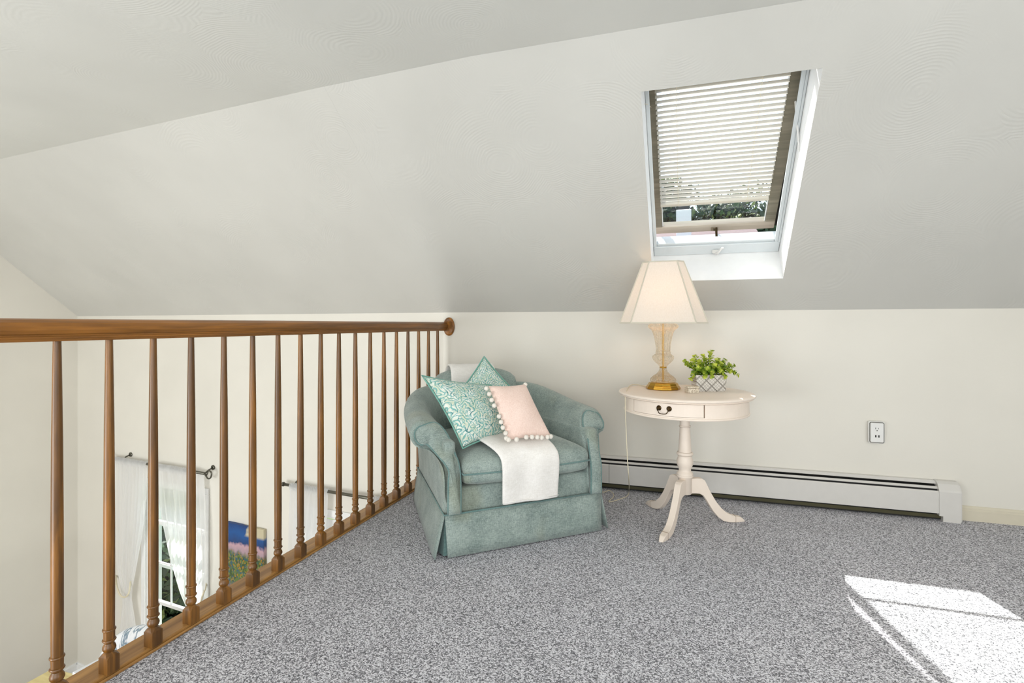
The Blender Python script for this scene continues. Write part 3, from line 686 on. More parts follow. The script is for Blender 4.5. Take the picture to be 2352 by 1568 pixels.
# ================================================================= PLANTER AND BOX
kk = NT('carved_grey_stoneware'); v = kk.coord('Object')
sx = kk.n('ShaderNodeSeparateXYZ'); kk.l(v, sx.inputs[0])
def tri(e, f):   # distance to lattice line
    return kk.math('ABSOLUTE', kk.math('SUBTRACT', kk.math('FRACT', kk.math('MULTIPLY', e, f)), 0.5))
dplus = kk.math('ADD', sx.outputs[0], sx.outputs[2]); dmin = kk.math('SUBTRACT', sx.outputs[0], sx.outputs[2])
m_ = kk.math('MINIMUM', tri(dplus, 17.0), tri(dmin, 17.0)); m2_ = kk.math('MINIMUM', tri(dplus, 51.0), tri(dmin, 68.0))
hh = kk.math('ADD', kk.math('MULTIPLY', kk.ramp(m_, [(0.02, (0, 0, 0, 1)), (0.09, (1, 1, 1, 1))]), 0.7), kk.math('MULTIPLY', kk.ramp(m2_, [(0.06, (0, 0, 0, 1)), (0.2, (1, 1, 1, 1))]), 0.3))
cc = kk.ramp(hh, [(0.1, lin((142, 136, 128))), (0.7, lin((190, 184, 176))), (1.0, lin((222, 217, 210)))])
M['stone'] = kk.done(kk.bsdf(cc, 0.8, normal=kk.bump(hh, 0.8, 0.004)))
pc = at_z(1627.5, 897, 0.70); 
pl = thing('potted_plant', 'small green leafy plant in a grey carved rectangular pot on the table', 'plant', (pc.x, pc.y, 0.7005), R(20))
bm = bmesh.new()
def rr2(wd, dp, r, z, n=4):
    out = []
    for cx, cy, a0 in ((wd - r, dp - r, 0), (-wd + r, dp - r, 90), (-wd + r, -dp + r, 180), (wd - r, -dp + r, 270)):
        for q in range(n + 1):
            a = R(a0 + 90 * q / n); out.append((cx + r * math.cos(a), cy + r * math.sin(a), z))
    return out
loft(bm, [rr2(0.076, 0.040, 0.012, 0), rr2(0.080, 0.043, 0.012, 0.006), rr2(0.083, 0.046, 0.010, 0.088), rr2(0.078, 0.041, 0.008, 0.088), rr2(0.076, 0.040, 0.008, 0.070)])
link('pot', bm, M['stone'], pl)
M['leaf'] = None
kk = NT('plant_leaf'); uvn = kk.n('ShaderNodeAttribute', attribute_name='tint'); 
c_ = kk.ramp(uvn.outputs['Fac'], [(0.0, lin((44, 84, 34))), (0.45, lin((112, 152, 36))), (1.0, lin((212, 222, 86)))])
tl = kk.n('ShaderNodeBsdfTranslucent'); kk.l(c_, tl.inputs[0]); pb = kk.bsdf(c_, 0.45)
m1 = kk.n('ShaderNodeMixShader'); m1.inputs[0].default_value = 0.3; kk.l(pb, m1.inputs[1]); kk.l(tl.outputs[0], m1.inputs[2]); M['leaf'] = kk.done(m1.outputs[0])
M['stem'] = m_plain('green_stem', (96, 110, 50), 0.6)
def leafdisc(bm, c, nrm, dirv, ln, wd, lay, tint):
    nrm = nrm.normalized(); dirv = (dirv - nrm * dirv.dot(nrm)).normalized(); sd = nrm.cross(dirv)
    shp = [(0, 0), (0.18, 0.36), (0.5, 0.5), (0.82, 0.38), (1.0, 0.0), (0.82, -0.38), (0.5, -0.5), (0.18, -0.36)]
    vs = [bm.verts.new(c + dirv * (a * ln) + sd * (b * wd) + nrm * (ln * 0.18 * (abs(b) * 2) ** 2)) for a, b in shp]
    mid = bm.verts.new(c + dirv * (0.55 * ln) - nrm * (ln * 0.03))
    for i in range(8):
        f = bm.faces.new((mid, vs[i], vs[(i + 1) % 8]))
        for lp_ in f.loops: lp_[lay] = (tint, tint, tint, 1)
rnd = random.Random(3)
sprigs = []
targets = [(-0.118, 0.0, 0.145), (-0.10, -.03, 0.165), (-0.075, 0.0, 0.185), (-0.055, .02, 0.155), (-0.04, -.02, 0.190), (-0.012, 0, 0.165), (0.0, -.02, 0.205), (0.022, 0.01, 0.212), (0.03, -.03, 0.165), (0.055, 0, 0.17), (0.075, -.02, 0.155), (0.095, 0.01, 0.165), (0.115, 0, 0.140), (0.135, -.01, 0.135),
           (0.150, -.02, 0.085), (0.125, -.03, 0.10), (-0.105, -.03, 0.07), (-0.045, -.062, 0.085), (-0.008, -.064, 0.085), (0.062, -.064, 0.082), (0.035, -.055, 0.115), (-0.03, -.055, 0.125), (-0.075, -.05, 0.125), (0.09, -.055, 0.11), (-0.09, .03, 0.14), (0.0, .04, 0.17), (0.07, .04, 0.15), (-0.13, 0, 0.16), (0.01, -.05, 0.14), (-.06, -.03, .16), (0.05, -.04, .15), (.105, -.03, .14)]
for tx, ty, tz in targets:
    bx = max(-0.06, min(0.06, tx * 0.45)); base = Vector((bx, ty * 0.25, 0.078)); tip = Vector((tx, ty, tz))
    midp = (base + tip) / 2 + Vector((0, 0, 0.03 if tz < 0.12 else 0.012))
    path = catmull([base, midp, tip], 5)
    bm = bmesh.new(); lay = bm.loops.layers.float_color.new('tint')
    tube(bm, path, 0.0011, 4)
    n_ = len(path)
    for i in range(2, n_):
        t = (path[i] - path[i - 1]).normalized()
        a0 = rnd.random() * 3.14 + (i % 2) * 1.57
        for s_ in (0, 1) if i < n_ - 1 else (0, 1, 2, 3):
            a = a0 + s_ * (math.pi if i < n_ - 1 else math.pi / 2)
            sd = t.cross(Vector((0, 0, 1)));
            if sd.length < 0.1: sd = Vector((1, 0, 0))
            sd.normalize(); up = sd.cross(t)
            out = sd * math.cos(a) + up * math.sin(a)
            sz = rnd.uniform(0.019, 0.026) * (1.05 - 0.35 * i / n_)
            dv = (out + t * 0.55).normalized(); nr = (t * 1.0 - out * 0.5 + Vector((0, -0.25, 0.35)))
            leafdisc(bm, path[i], nr, dv, sz, sz * 0.85, lay, min(1, max(0, rnd.gauss(0.30 + 0.55 * i / n_, 0.15))))
    link('sprig', bm, M['leaf'], pl)
bm = bbox((-0.074, -0.038, 0.068), (0.074, 0.038, 0.078)); link('soil', bm, m_plain('moss', (60, 62, 34), 0.9), pl)

kk = NT('carved_cream_box'); v = kk.coord('Object'); n_ = kk.noise(v, 170, 3)
M['carved'] = kk.done(kk.bsdf(kk.ramp(n_, [(0.35, lin((176, 160, 138))), (0.6, lin((232, 222, 204)))]), 0.7, normal=kk.bump(n_, 0.7, 0.003)))
bc = at_z(1589, 901.5, 0.70)
tk = thing('trinket_box', 'tiny carved cream lidded box in front of the grey pot', 'box', (bc.x, bc.y, 0.7005), R(24))
link('body', bbox((-0.031, -0.021, 0), (0.031, 0.021, 0.024), 0.002, 1), M['carved'], tk)
link('lid', bbox((-0.033, -0.023, 0.025), (0.033, 0.023, 0.034), 0.003, 2), M['carved'], tk)

# ================================================================= ARMCHAIR
CH = Vector((-0.998, 2.799, 0)); CA = R(41.6)
ch = thing('armchair', 'sage green upholstered armchair with rolled arms and pleated skirt', 'armchair', CH, CA)
def chw(x, y, z): return Vector((CH.x + x * math.cos(CA) - y * math.sin(CA), CH.y + x * math.sin(CA) + y * math.cos(CA), z))
def yf(z): return interp([(0, -0.425), (0.34, -0.425), (0.40, -0.412), (0.46, -0.380), (0.51, -0.325), (0.56, -0.285), (0.65, -0.275)], z)
def arm_section(h):
    return [(-0.095, 0.20), (-0.095, 0.34), (-0.093, 0.42), (-0.085, h - 0.13), (-0.072, h - 0.075), (-0.052, h - 0.030), (-0.022, h - 0.006), (0.012, h), (0.045, h - 0.012), (0.068, h - 0.042), (0.074, h - 0.078), (0.062, h - 0.108), (0.036, h - 0.124), (0.010, h - 0.122), (-0.010, h - 0.140), (-0.022, h - 0.20), (-0.020, 0.34), (-0.018, 0.20)]
keys = [(-0.0, 0.423, -0.27, 0.608), (0.12, 0.428, -0.20, 0.612), (0.3, 0.432, -0.08, 0.622), (0.45, 0.430, 0.05, 0.642), (0.6, 0.412, 0.17, 0.668), (0.75, 0.370, 0.262, 0.692), (0.9, 0.305, 0.322, 0.700), (1.0, 0.235, 0.350, 0.695)]
for sgn in (-1, 1):
    pts = [(sgn * k_[1] - (0.045 * max(0, 1 - k_[0] / .5) if sgn < 0 else -0.012 * max(0, 1 - k_[0] / .6)), k_[2]) for k_ in keys]
    sx0 = pts[0][0]
    rings = []
    for i, k_ in enumerate(keys):
        a = Vector(pts[max(0, i - 1)]); b = Vector(pts[min(len(pts) - 1, i + 1)]); t = (b - a).normalized()
        if i < 3: t = Vector((0, 1))
        nrm = Vector((t.y, -t.x)) * sgn
        sec = arm_section(k_[3]); ring = []
        for u, z in sec:
            wt = max(0.0, min(1.0, (u + 0.075) / 0.075)) if z > 0.45 else 0.0
            x = (pts[i][0] if i > 2 else sgn * k_[1] + (pts[i][0] - sgn * k_[1]) * wt) + nrm.x * u; y = pts[i][1] + nrm.y * u
            if i == 0: y = yf(z)
            elif i == 1: y = yf(z) * 0.72 + -0.10 * 0.28
            ring.append((x, y, z))
        if i == 0:
            cx = pts[0][0]; fr_ = [(cx + (x - cx - sgn * -0.03) * 0.86 + sgn * -0.03, y - 0.012, z if z < 0.25 else z + (h_ - z) * 0.0) for (x, y, z), h_ in zip(ring, [0] * 99)]
            fr_ = []
            for (x, y, z), (u, zz) in zip(ring, sec):
                cu, cz_ = (-0.057, z) if z < 0.45 else ((0.005, 0.608 - 0.062) if u > -0.02 else (-0.045, z - 0.004))
                wt = max(0.0, min(1.0, (u + 0.075) / 0.075)) if z > 0.45 else 0.0; xx = sgn * 0.423 + (sx0 - sgn * 0.423) * wt + sgn * (cu + (u - cu) * (0.88 if z > 0.45 else 0.96)); z2 = cz_ + (z - cz_) * 0.88
                fr_.append((xx, yf(z2) - 0.010, z2))
            rings.append(fr_); ring = [(x, y + 0.004, z) for x, y, z in ring]
        rings.append(ring)
    bm = bmesh.new(); loft(bm, rings); bmesh.ops.recalc_face_normals(bm, faces=bm.faces)
    o = link('arm', bm, M['sage'], ch, smooth=True); sub(o, 2)
    # front facing panel with welt
    sec = arm_section(0.608)
    outl = []
    for u, z in sec:
        cu, cz_ = (-0.057, z) if z < 0.45 else ((0.008, 0.608 - 0.066) if u > -0.02 else (-0.045, z - 0.02))
        if z > 0.45: uu = cu + (u - cu) * 0.66; z2 = cz_ + (z - cz_) * 0.64
        else: uu = cu + (u - cu) * 0.76; z2 = z
        wt = max(0.0, min(1.0, (u + 0.075) / 0.075)) if z > 0.45 else 0.0
        outl.append(Vector((sgn * 0.423 + (sx0 - sgn * 0.423) * wt + sgn * uu, yf(z2) - 0.020, z2)))
    cl = catmull(outl, 4)
    bm = bmesh.new()
    ctr = [Vector((p.x, p.y + 0.02, p.z)) for p in cl]
    loft(bm, [ctr, cl, [Vector((p.x * 0.85 + 0.15 * (sgn * 0.423 + sgn * (-0.057 if p.z < .45 else -.01)), p.y - 0.005, p.z)) for p in cl]])
    bmesh.ops.recalc_face_normals(bm, faces=bm.faces)
    fp_ = link('arm_front_panel', bm, M['sage'], ch, smooth=True)
    bm = bmesh.new(); tube(bm, cl, 0.0042, 6); link('welt', bm, M['sagepipe'], fp_, smooth=True)
# body shell
def shell(name, lo, hi, bev, lv=1):
    o = link(name, bbox(lo, hi, bev, 3), M['sage'], ch, smooth=True); return o
shell('seat_deck', (-0.40, -0.405, 0.16), (0.40, 0.40, 0.305), 0.02)
shell('side_panel', (-0.403, -0.40, 0.16), (-0.345, 0.40, 0.52), 0.02); shell('side_panel', (0.345, -0.40, 0.16), (0.403, 0.40, 0.52), 0.02)
shell('back_panel', (-0.36, 0.33, 0.16), (0.36, 0.41, 0.60), 0.02)
# backrest
rings = []
for i in range(13):
    x = -0.285 + 0.57 * i / 12; q = abs(x) / 0.285
    h = 0.800 - 0.055 * q ** 2.6; yc = 0.372 - 0.045 * q ** 2
    e = 1.0 if 0 < i < 12 else 0.55
    rings.append([(x, yc - 0.09 * e, 0.28), (x, yc - 0.10 * e, 0.45), (x, yc - 0.10 * e, 0.60), (x, yc - 0.085 * e, h - 0.06), (x, yc - 0.05 * e, h - 0.015), (x, yc, h - (0.02 if e < 1 else 0)), (x, yc + 0.04 * e, h - 0.015), (x, yc + 0.06 * e, h - 0.06), (x, yc + 0.05 * e, h - 0.12), (x, yc + 0.04 * e, 0.45), (x, yc + 0.04 * e, 0.28)])
bm = bmesh.new(); loft(bm, rings); bmesh.ops.recalc_face_normals(bm, faces=bm.faces); sub(link('backrest', bm, M['sage'], ch, smooth=True), 1)
# seat cushion
def cushion(hx, y0, y1, z0, z1, crown):
    bm = bmesh.new(); nx, ny = 16, 16; top = {}; bot = {}
    for i in range(nx + 1):
        for j in range(ny + 1):
            u = -1 + 2 * i / nx; v_ = -1 + 2 * j / ny
            x = hx * u * (1 + 0.015 * (1 - v_ * v_)); y = (y0 + y1) / 2 + (y1 - y0) / 2 * v_ - (0.018 * (1 - u * u) if v_ < 0 else 0) * (-v_)
            e = max(abs(u), abs(v_)); f = (1 - abs(u) ** 8) * (1 - abs(v_) ** 8)
            c = crown * (1 - u * u) * (1 - v_ * v_)
            zt = z1 - 0.022 + 0.022 * f ** 0.5 + c; zb = z0 + 0.018 - 0.018 * f ** 0.5
            top[i, j] = bm.verts.new((x, y, zt)); bot[i, j] = bm.verts.new((x, y, zb))
    for i in range(nx):
        for j in range(ny):
            bm.faces.new((top[i, j], top[i + 1, j], top[i + 1, j + 1], top[i, j + 1])); bm.faces.new((bot[i, j], bot[i, j + 1], bot[i + 1, j + 1], bot[i + 1, j]))
    per = [(i, 0) for i in range(nx)] + [(nx, j) for j in range(ny)] + [(i, ny) for i in range(nx, 0, -1)] + [(0, j) for j in range(ny, 0, -1)]
    mid = {}
    for p in per:
        a, b = top[p].co, bot[p].co; c0 = (a + b) / 2; dv = Vector((c0.x, c0.y - (y0 + y1) / 2, 0)).normalized() * 0.014
        mid[p] = [bm.verts.new(b.lerp(a, 0.25) + dv * 0.9), bm.verts.new(b.lerp(a, 0.46) + dv * 0.5), bm.verts.new(b.lerp(a, 0.72) + dv * 1.1)]
    for p, q in zip(per, per[1:] + per[:1]):
        cp_ = [bot[p]] + mid[p] + [top[p]]; cq = [bot[q]] + mid[q] + [top[q]]
        for a in range(4): bm.faces.new((cp_[a], cq[a], cq[a + 1], cp_[a + 1]))
    pipe = [mid[p][1].co + Vector((mid[p][1].co.x, mid[p][1].co.y - (y0 + y1) / 2, 0)).normalized() * 0.004 for p in per]
    pipe = [Vector(p) for p in pipe]
    return bm, pipe
bm, pipe = cushion(0.318, -0.445, 0.285, 0.306, 0.455, 0.028)
sc_ = sub(link('seat_cushion', bm, M['sage'], ch, smooth=True), 1)
bm = bmesh.new(); tube(bm, pipe, 0.0045, 6, closed=True); link('cushion_welt', bm, M['sagepipe'], sc_, smooth=True)
# skirt
def skirt(p0, p1, q0, q1, ztop=0.192, n=18):
    """p0,p1 top ends, q0,q1 bottom ends (xy)"""
    bm = bmesh.new(); rows = []
    for j in range(5):
        v_ = j / 4; row = []
        for i in range(n + 1):
            u = i / n; a = Vector(p0).lerp(Vector(p1), u); b = Vector(q0).lerp(Vector(q1), u)
            p = a.lerp(b, v_); z = ztop * (1 - v_) + 0.006 * v_
            row.append(bm.verts.new((p.x, p.y, z)))
        rows.append(row)
    for a, b in zip(rows, rows[1:]):
        for i in range(n): bm.faces.new((a[i], a[i + 1], b[i + 1], b[i]))
    return solid(link('skirt_panel', bm, M['sage'], ch, smooth=True), 0.006)
skirt((-0.404, -0.425), (0.404, -0.425), (-0.395, -0.442), (0.400, -0.440))
skirt((-0.406, -0.425), (-0.406, 0.41), (-0.452, -0.438), (-0.440, 0.41))
skirt((0.406, -0.425), (0.406, 0.41), (0.445, -0.430), (0.428, 0.41))
skirt((-0.404, 0.415), (0.404, 0.415), (-0.43, 0.425), (0.43, 0.425))
for s_ in (-1, 1):
    bm = bmesh.new()
    vs = [bm.verts.new(p) for p in ((s_ * 0.36, -0.410, 0.185), (s_ * 0.398, -0.410, 0.185), (s_ * 0.398, -0.37, 0.185), (s_ * 0.35, -0.418, 0.008), (s_ * 0.408, -0.420, 0.008), (s_ * 0.420, -0.36, 0.008))]
    bm.faces.new((vs[0], vs[1], vs[4], vs[3])); bm.faces.new((vs[1], vs[2], vs[5], vs[4])); solid(link('kick_pleat', bm, M['teal'] if False else M['sagepipe'], ch), 0.004)
bm = bmesh.new(); tube(bm, [(-0.408, -0.428, 0.194), (0.408, -0.428, 0.194), (0.410, 0.415, 0.194), (-0.410, 0.415, 0.194)], 0.0045, 6, closed=True); link('skirt_welt', bm, M['sagepipe'], ch, smooth=True)

seen = set()
for o in ch.children_recursive:
    if o.data and o.data.name not in seen:
        seen.add(o.data.name)
        for v_ in o.data.vertices:
            q_ = max(0.0, min(1.0, (v_.co.y + 0.40) / 0.80)); hi_ = max(0.0, min(1.0, (v_.co.z - 0.46) / 0.10))
            v_.co.x = (v_.co.x * 1.027 - 0.011) * (1 - q_ * (0.19 * (1 - hi_) + 0.065 * hi_))

# ================================================================= THROW
tw = bmesh.new()
path = [(0.452, 0.60), (0.452, 0.70), (0.440, 0.765), (0.405, 0.800), (0.360, 0.803), (0.315, 0.785), (0.280, 0.74), (0.262, 0.66), (0.25, 0.56), (0.225, 0.500), (0.15, 0.493), (0.05, 0.496), (-0.08, 0.499), (-0.20, 0.499), (-0.32, 0.494), (-0.40, 0.482), (-0.450, 0.462), (-0.479, 0.43), (-0.485, 0.38), (-0.477, 0.32), (-0.468, 0.26), (-0.462, 0.215)]
cp_ = catmull([Vector((0, a, b)) for a, b in path], 3)
N = len(cp_); rows = []
for i, p in enumerate(cp_):
    t = i / (N - 1)
    xl = interp([(0, -0.17), (0.2, -0.17), (0.45, -0.20), (0.62, -0.235), (0.72, -0.205), (0.8, -0.175), (1, -0.160)], t); xr = interp([(0, 0.12), (0.3, 0.11), (0.55, 0.10), (0.72, 0.115), (0.8, 0.13), (1, 0.135)], t)
    row = []
    for j in range(13):
        u = j / 12; x = xl + (xr - xl) * u
        wv = 0.004 * math.sin(u * 7 + t * 6) + 0.003 * math.sin(u * 13 + t * 3)
        if t > 0.78: off = Vector((0, wv, 0))
        else: off = Vector((0, 0, abs(wv)))
        row.append(tw.verts.new(Vector((x, p.y, p.z)) + off))
    rows.append(row)
for a, b in zip(rows, rows[1:]):
    for j in range(12): tw.faces.new((a[j], a[j + 1], b[j + 1], b[j]))
to = link('throw_blanket', tw, M['throw'], smooth=True); to.location = CH; to.rotation_euler = (0, 0, CA); solid(to, 0.014); sub(to, 1)
tag(to, 'folded white fleece throw draped over the back and seat of the armchair', 'blanket')
bm = bmesh.new(); tube(bm, [(-0.160, -0.4705, 0.228), (-0.05, -0.4725, 0.227), (0.135, -0.4705, 0.228)], 0.002, 5); hm = link('hem', bm, M['throw'], to, smooth=True)

# ================================================================= CUSHIONS
def pillow(name, c, T_, mat, label, n=22, bow=0.06, pipe_mat=None, ears=0.0, cat='cushion', group=None):
    """c: TL, TR, BR, BL world corners"""
    TL, TR, BR_, BL = c; ctr = (TL + TR + BR_ + BL) / 4
    nrm = ((TR - BL).cross(TL - BR_)).normalized()
    if nrm.dot(Vector((0, 0, HCAM)) - ctr) < 0: nrm = -nrm
    bm = bmesh.new(); uvl = bm.loops.layers.uv.new('uv'); fr, bk, uvs = {}, {}, {}
    for i in range(n + 1):
        for j in range(n + 1):
            u, v_ = i / n, j / n; uu, vv = 2 * u - 1, 2 * v_ - 1
            b1 = 1 - bow * (1 - vv * vv) ; b2 = 1 - bow * (1 - uu * uu)
            U = 0.5 + 0.5 * uu * b1; V = 0.5 + 0.5 * vv * b2
            p = (TL.lerp(TR, U)).lerp(BL.lerp(BR_, U), V) - ctr
            h = T_ * (max(0, 1 - uu ** 2)) ** 0.55 * (max(0, 1 - vv ** 2)) ** 0.55
            wr = 0.0035 * math.sin(9 * u + 5 * v_) * (1 - (1 - abs(uu)) * (1 - abs(vv)))
            edge = (i in (0, n) or j in (0, n))
            fr[i, j] = bm.verts.new(p + nrm * (h + (0 if edge else wr))); uvs[fr[i, j]] = (u * 1.0, 1 - v_)
            bk[i, j] = fr[i, j] if edge else bm.verts.new(p - nrm * h * 0.8)
            uvs[bk[i, j]] = (u, 1 - v_)
    for i in range(n):
        for j in range(n):
            for d_, rev in ((fr, False), (bk, True)):
                q = [d_[i, j], d_[i, j + 1], d_[i + 1, j + 1], d_[i + 1, j]]
                if rev: q.reverse()
                try: f = bm.faces.new(q)
                except ValueError: continue
                for lp_ in f.loops: lp_[uvl].uv = uvs[lp_.vert]
    bmesh.ops.recalc_face_normals(bm, faces=bm.faces)
    per = [(i, 0) for i in range(n)] + [(n, j) for j in range(n)] + [(i, n) for i in range(n, 0, -1)] + [(0, j) for j in range(n, 0, -1)]
    loop = [Vector(fr[p].co) for p in per]
    o = link(name, bm, mat, smooth=True, loc=ctr); sub(o, 1); tag(o, label, cat, group)
    if pipe_mat is not None:
        b2_ = bmesh.new(); tube(b2_, loop, 0.004, 6, closed=True); link('piping', b2_, pipe_mat, o, smooth=True)
    return o, ctr, nrm
AD = at_depth
pillow('throw_pillow', (AD(1112, 818, 3.06), AD(1190, 905, 3.0), AD(1135, 1000, 2.86), AD(1045, 910, 2.96)), 0.055, M['damask'], 'teal and white patterned cushion standing on its corner against the chair back', pipe_mat=M['teal'], cat='cushion')
pillow('throw_pillow', (AD(969, 862, 2.66), AD(1128, 884, 2.84), AD(1190, 992, 2.78), AD(1063, 1030, 2.50)), 0.075, M['damask'], 'teal and white patterned cushion lying against the left chair arm', pipe_mat=M['teal'], bow=0.08, cat='cushion')
pk, pctr, pn = pillow('throw_pillow', (AD(1119, 884, 2.64), AD(1207, 880, 2.74), AD(1269, 1005, 2.63), AD(1166, 1013, 2.54)), 0.050, M['pink'], 'small pink cushion edged with white pompoms', bow=0.05, cat='cushion')
poms = [(688, 325), (708, 362), (724, 402), (741, 439), (773, 511), (787, 549), (799, 586), (817, 623), (822, 657), (837, 667), (890, 665), (955, 650), (993, 648), (1028, 650), (1058, 652), (1097, 648), (1118, 645), (948, 300)]
pproto = None
for i, (cx, cy) in enumerate(poms):
    px, py = 880 + cx / 2.904, 780 + cy / 2.904
    if i < 10: dpt = 2.61 - 0.09 * (i / 9.0)
    elif i < 17: dpt = 2.53 + 0.07 * ((i - 10) / 6.0)
    else: dpt = 2.74
    if pproto is None:
        bm = bmesh.new(); bmesh.ops.create_icosphere(bm, subdivisions=3, radius=0.0115)
        for v_ in bm.verts: v_.co *= 1 + rnd.uniform(-0.06, 0.06)
        c = pproto = link('pompom', bm, M['pom'], pk, smooth=True)
    else: c = pproto.copy(); COL.objects.link(c); c.parent = pk
    c.location = AD(px, py, dpt) - pctr

# ================================================================= LOWER ROOM: WINDOWS
def wall_M(off=0.0):
    c = C0 + WN * off
    return Matrix(((WD.x, -WN.x, 0, c.x), (WD.y, -WN.y, 0, c.y), (0, 0, 1, 0), (0, 0, 0, 1)))
# local: x along the wall (leftwards), y outwards, z up
def window(idx, W, lift):
    s0, s1, z0, z1 = W
    wr = bpy.data.objects.new('window_%d' % idx, None); COL.objects.link(wr); struct(wr); wr.matrix_world = wall_M()
    def bar(name, lo, hi, mat='white', bev=0.003, par=wr):
        return link(name, bbox(lo, hi, bev, 1), M[mat], par)
    cw = 0.055
    bar('casing_top', (s0 - cw, -0.016, z1), (s1 + cw, 0, z1 + cw)); bar('casing_side', (s0 - cw, -0.016, z0), (s0, 0, z1)); bar('casing_side', (s1, -0.016, z0), (s1 + cw, 0, z1))
    bar('sill', (s0 - cw, -0.04, z0 - 0.03), (s1 + cw, 0.0, z0))
    bar('jamb', (s0 - 0.001, 0, z0), (s0 + 0.02, 0.14, z1)); bar('jamb', (s1 - 0.02, 0, z0), (s1 + 0.001, 0.14, z1)); bar('head', (s0, 0, z1 - 0.02), (s1, 0.14, z1 + .001)); bar('stool', (s0, 0, z0 - 0.001), (s1, 0.14, z0 + 0.02))
    zm = (z0 + z1) / 2
    def sash(y, za, zb, rows, cols):
        f = 0.035; x0, x1 = s0 + 0.02, s1 - 0.02
        bar('sash_rail', (x0, y, za), (x1, y + 0.03, za + f)); bar('sash_rail', (x0, y, zb - f), (x1, y + 0.03, zb))
        bar('sash_stile', (x0, y, za + f), (x0 + f, y + 0.03, zb - f)); bar('sash_stile', (x1 - f, y, za + f), (x1, y + 0.03, zb - f))
        for c_i in range(1, cols):
            xx = x0 + f + (x1 - x0 - 2 * f) * c_i / cols; bar('muntin', (xx - 0.006, y + 0.006, za + f), (xx + 0.006, y + 0.022, zb - f), bev=0.001)
        for r_i in range(1, rows):
            zz = za + f + (zb - za - 2 * f) * r_i / rows; bar('muntin', (x0 + f, y + 0.006, zz - 0.006), (x1 - f, y + 0.022, zz + 0.006), bev=0.001)
        bm = bmesh.new(); bm.faces.new([bm.verts.new(p_) for p_ in ((x0 + f, y + 0.014, za + f), (x1 - f, y + 0.014, za + f), (x1 - f, y + 0.014, zb - f), (x0 + f, y + 0.014, zb - f))]); link('pane', bm, M['glass'], wr)
    sash(0.075, zm - 0.02, z1 - 0.02, 2, 3); sash(0.035, z0 + 0.02 + lift, zm + 0.02 + lift, 2, 3)
    return wr
zrail_b = wallhit(345, 1388)[1]
window(2, W1, max(0.05, zrail_b - z1b - 0.02))
wr3 = window(3, W2, 0.0)
link('closed_shade', bbox((W2[0] + 0.025, 0.012, W2[2] + 0.02), (W2[1] - 0.025, 0.016, W2[3] - 0.03), 0.001, 1), M['white'], wr3)

# curtains and rods
def curtain(name, label, lefts, rights, z_top, z_bot, off, folds, amp, group=None):
    """lefts/rights: tables z -> s (s grows leftwards)"""
    bm = bmesh.new(); nu, nv = folds * 6, 40; g = {}
    for j in range(nv + 1):
        z = z_top + (z_bot - z_top) * j / nv
        a = interp(lefts, -z); b = interp(rights, -z)
        for i in range(nu + 1):
            u = i / nu; s = a + (b - a) * u
            am = amp * (0.6 + 0.4 * math.sin(j * 0.13 + 1)); o_ = off + am * math.sin(u * folds * 2 * math.pi + 0.6 * math.sin(j * 0.1)) + amp * 0.3 * math.sin(u * folds * 1.3 * 6.28)
            g[i, j] = bm.verts.new((s, -o_, z))
    for i in range(nu):
        for j in range(nv): bm.faces.new((g[i, j], g[i, j + 1], g[i + 1, j + 1], g[i + 1, j]))
    o = link(name, bm, M['sheer'], smooth=True); o.matrix_world = wall_M(); tag(o, label, 'curtain', group); return o
def S_(px, py, off=0.07): return wallhit(px, py, off)
sL0, zr1 = S_(264, 1054); sR0, zr1b = S_(470, 1086); zr = (zr1 + zr1b) / 2
def tab(pts):  # pixel outline -> table of (-z, s)
    out = [(-S_(px, py)[1], S_(px, py)[0]) for px, py in pts]; return sorted(out)
zt = zr + 0.0
zbot = ZL + 0.05
c1 = curtain('sheer_curtain', 'white sheer curtain tied back at the left side of the tall window', tab([(266, 1060), (266, 1200), (268, 1290), (284, 1376), (270, 1500)]), tab([(338, 1072), (336, 1140), (330, 1210), (316, 1290), (306, 1340), (302, 1372), (320, 1500)]), zt, zbot, 0.07, 9, 0.014)
c2 = curtain('sheer_curtain', 'white sheer curtain tied back to the right of the tall window', tab([(360, 1070), (372, 1180), (392, 1280), (415, 1360), (440, 1420), (455, 1460)]), tab([(468, 1090), (474, 1200), (476, 1300), (472, 1345), (468, 1380), (470, 1430), (480, 1500)]), zt, zbot, 0.07, 9, 0.014)
def gather(px0, px1, py, name='gathered_heading'):
    return None
def heading(cur, sa, sb, z):
    bm = bmesh.new(); n = int(abs(sb - sa) / 0.02) + 2; nu = n * 6; g = {}
    for i in range(nu + 1):
        s = sa + (sb - sa) * i / nu; ph = i / nu * n * 6.28
        for j, (dz, do) in enumerate(((-0.035, -0.014), (-0.016, -0.020), (0.0, -0.021), (0.016, -0.012), (0.022, 0.0), (0.016, 0.012))):
            k_ = 1 + 0.18 * math.sin(ph + j * 0.8)
            g[i, j] = bm.verts.new((s, -0.07 + do * k_ * 0.9, z + dz * k_))
    for i in range(nu):
        for j in range(5): bm.faces.new((g[i, j], g[i + 1, j], g[i + 1, j + 1], g[i, j + 1]))
    return link('gathered_heading', bm, M['sheer'], cur, smooth=True)
heading(c1, S_(266, 1055)[0], S_(340, 1068)[0], zr); heading(c2, S_(358, 1071)[0], S_(448, 1085)[0], zr)
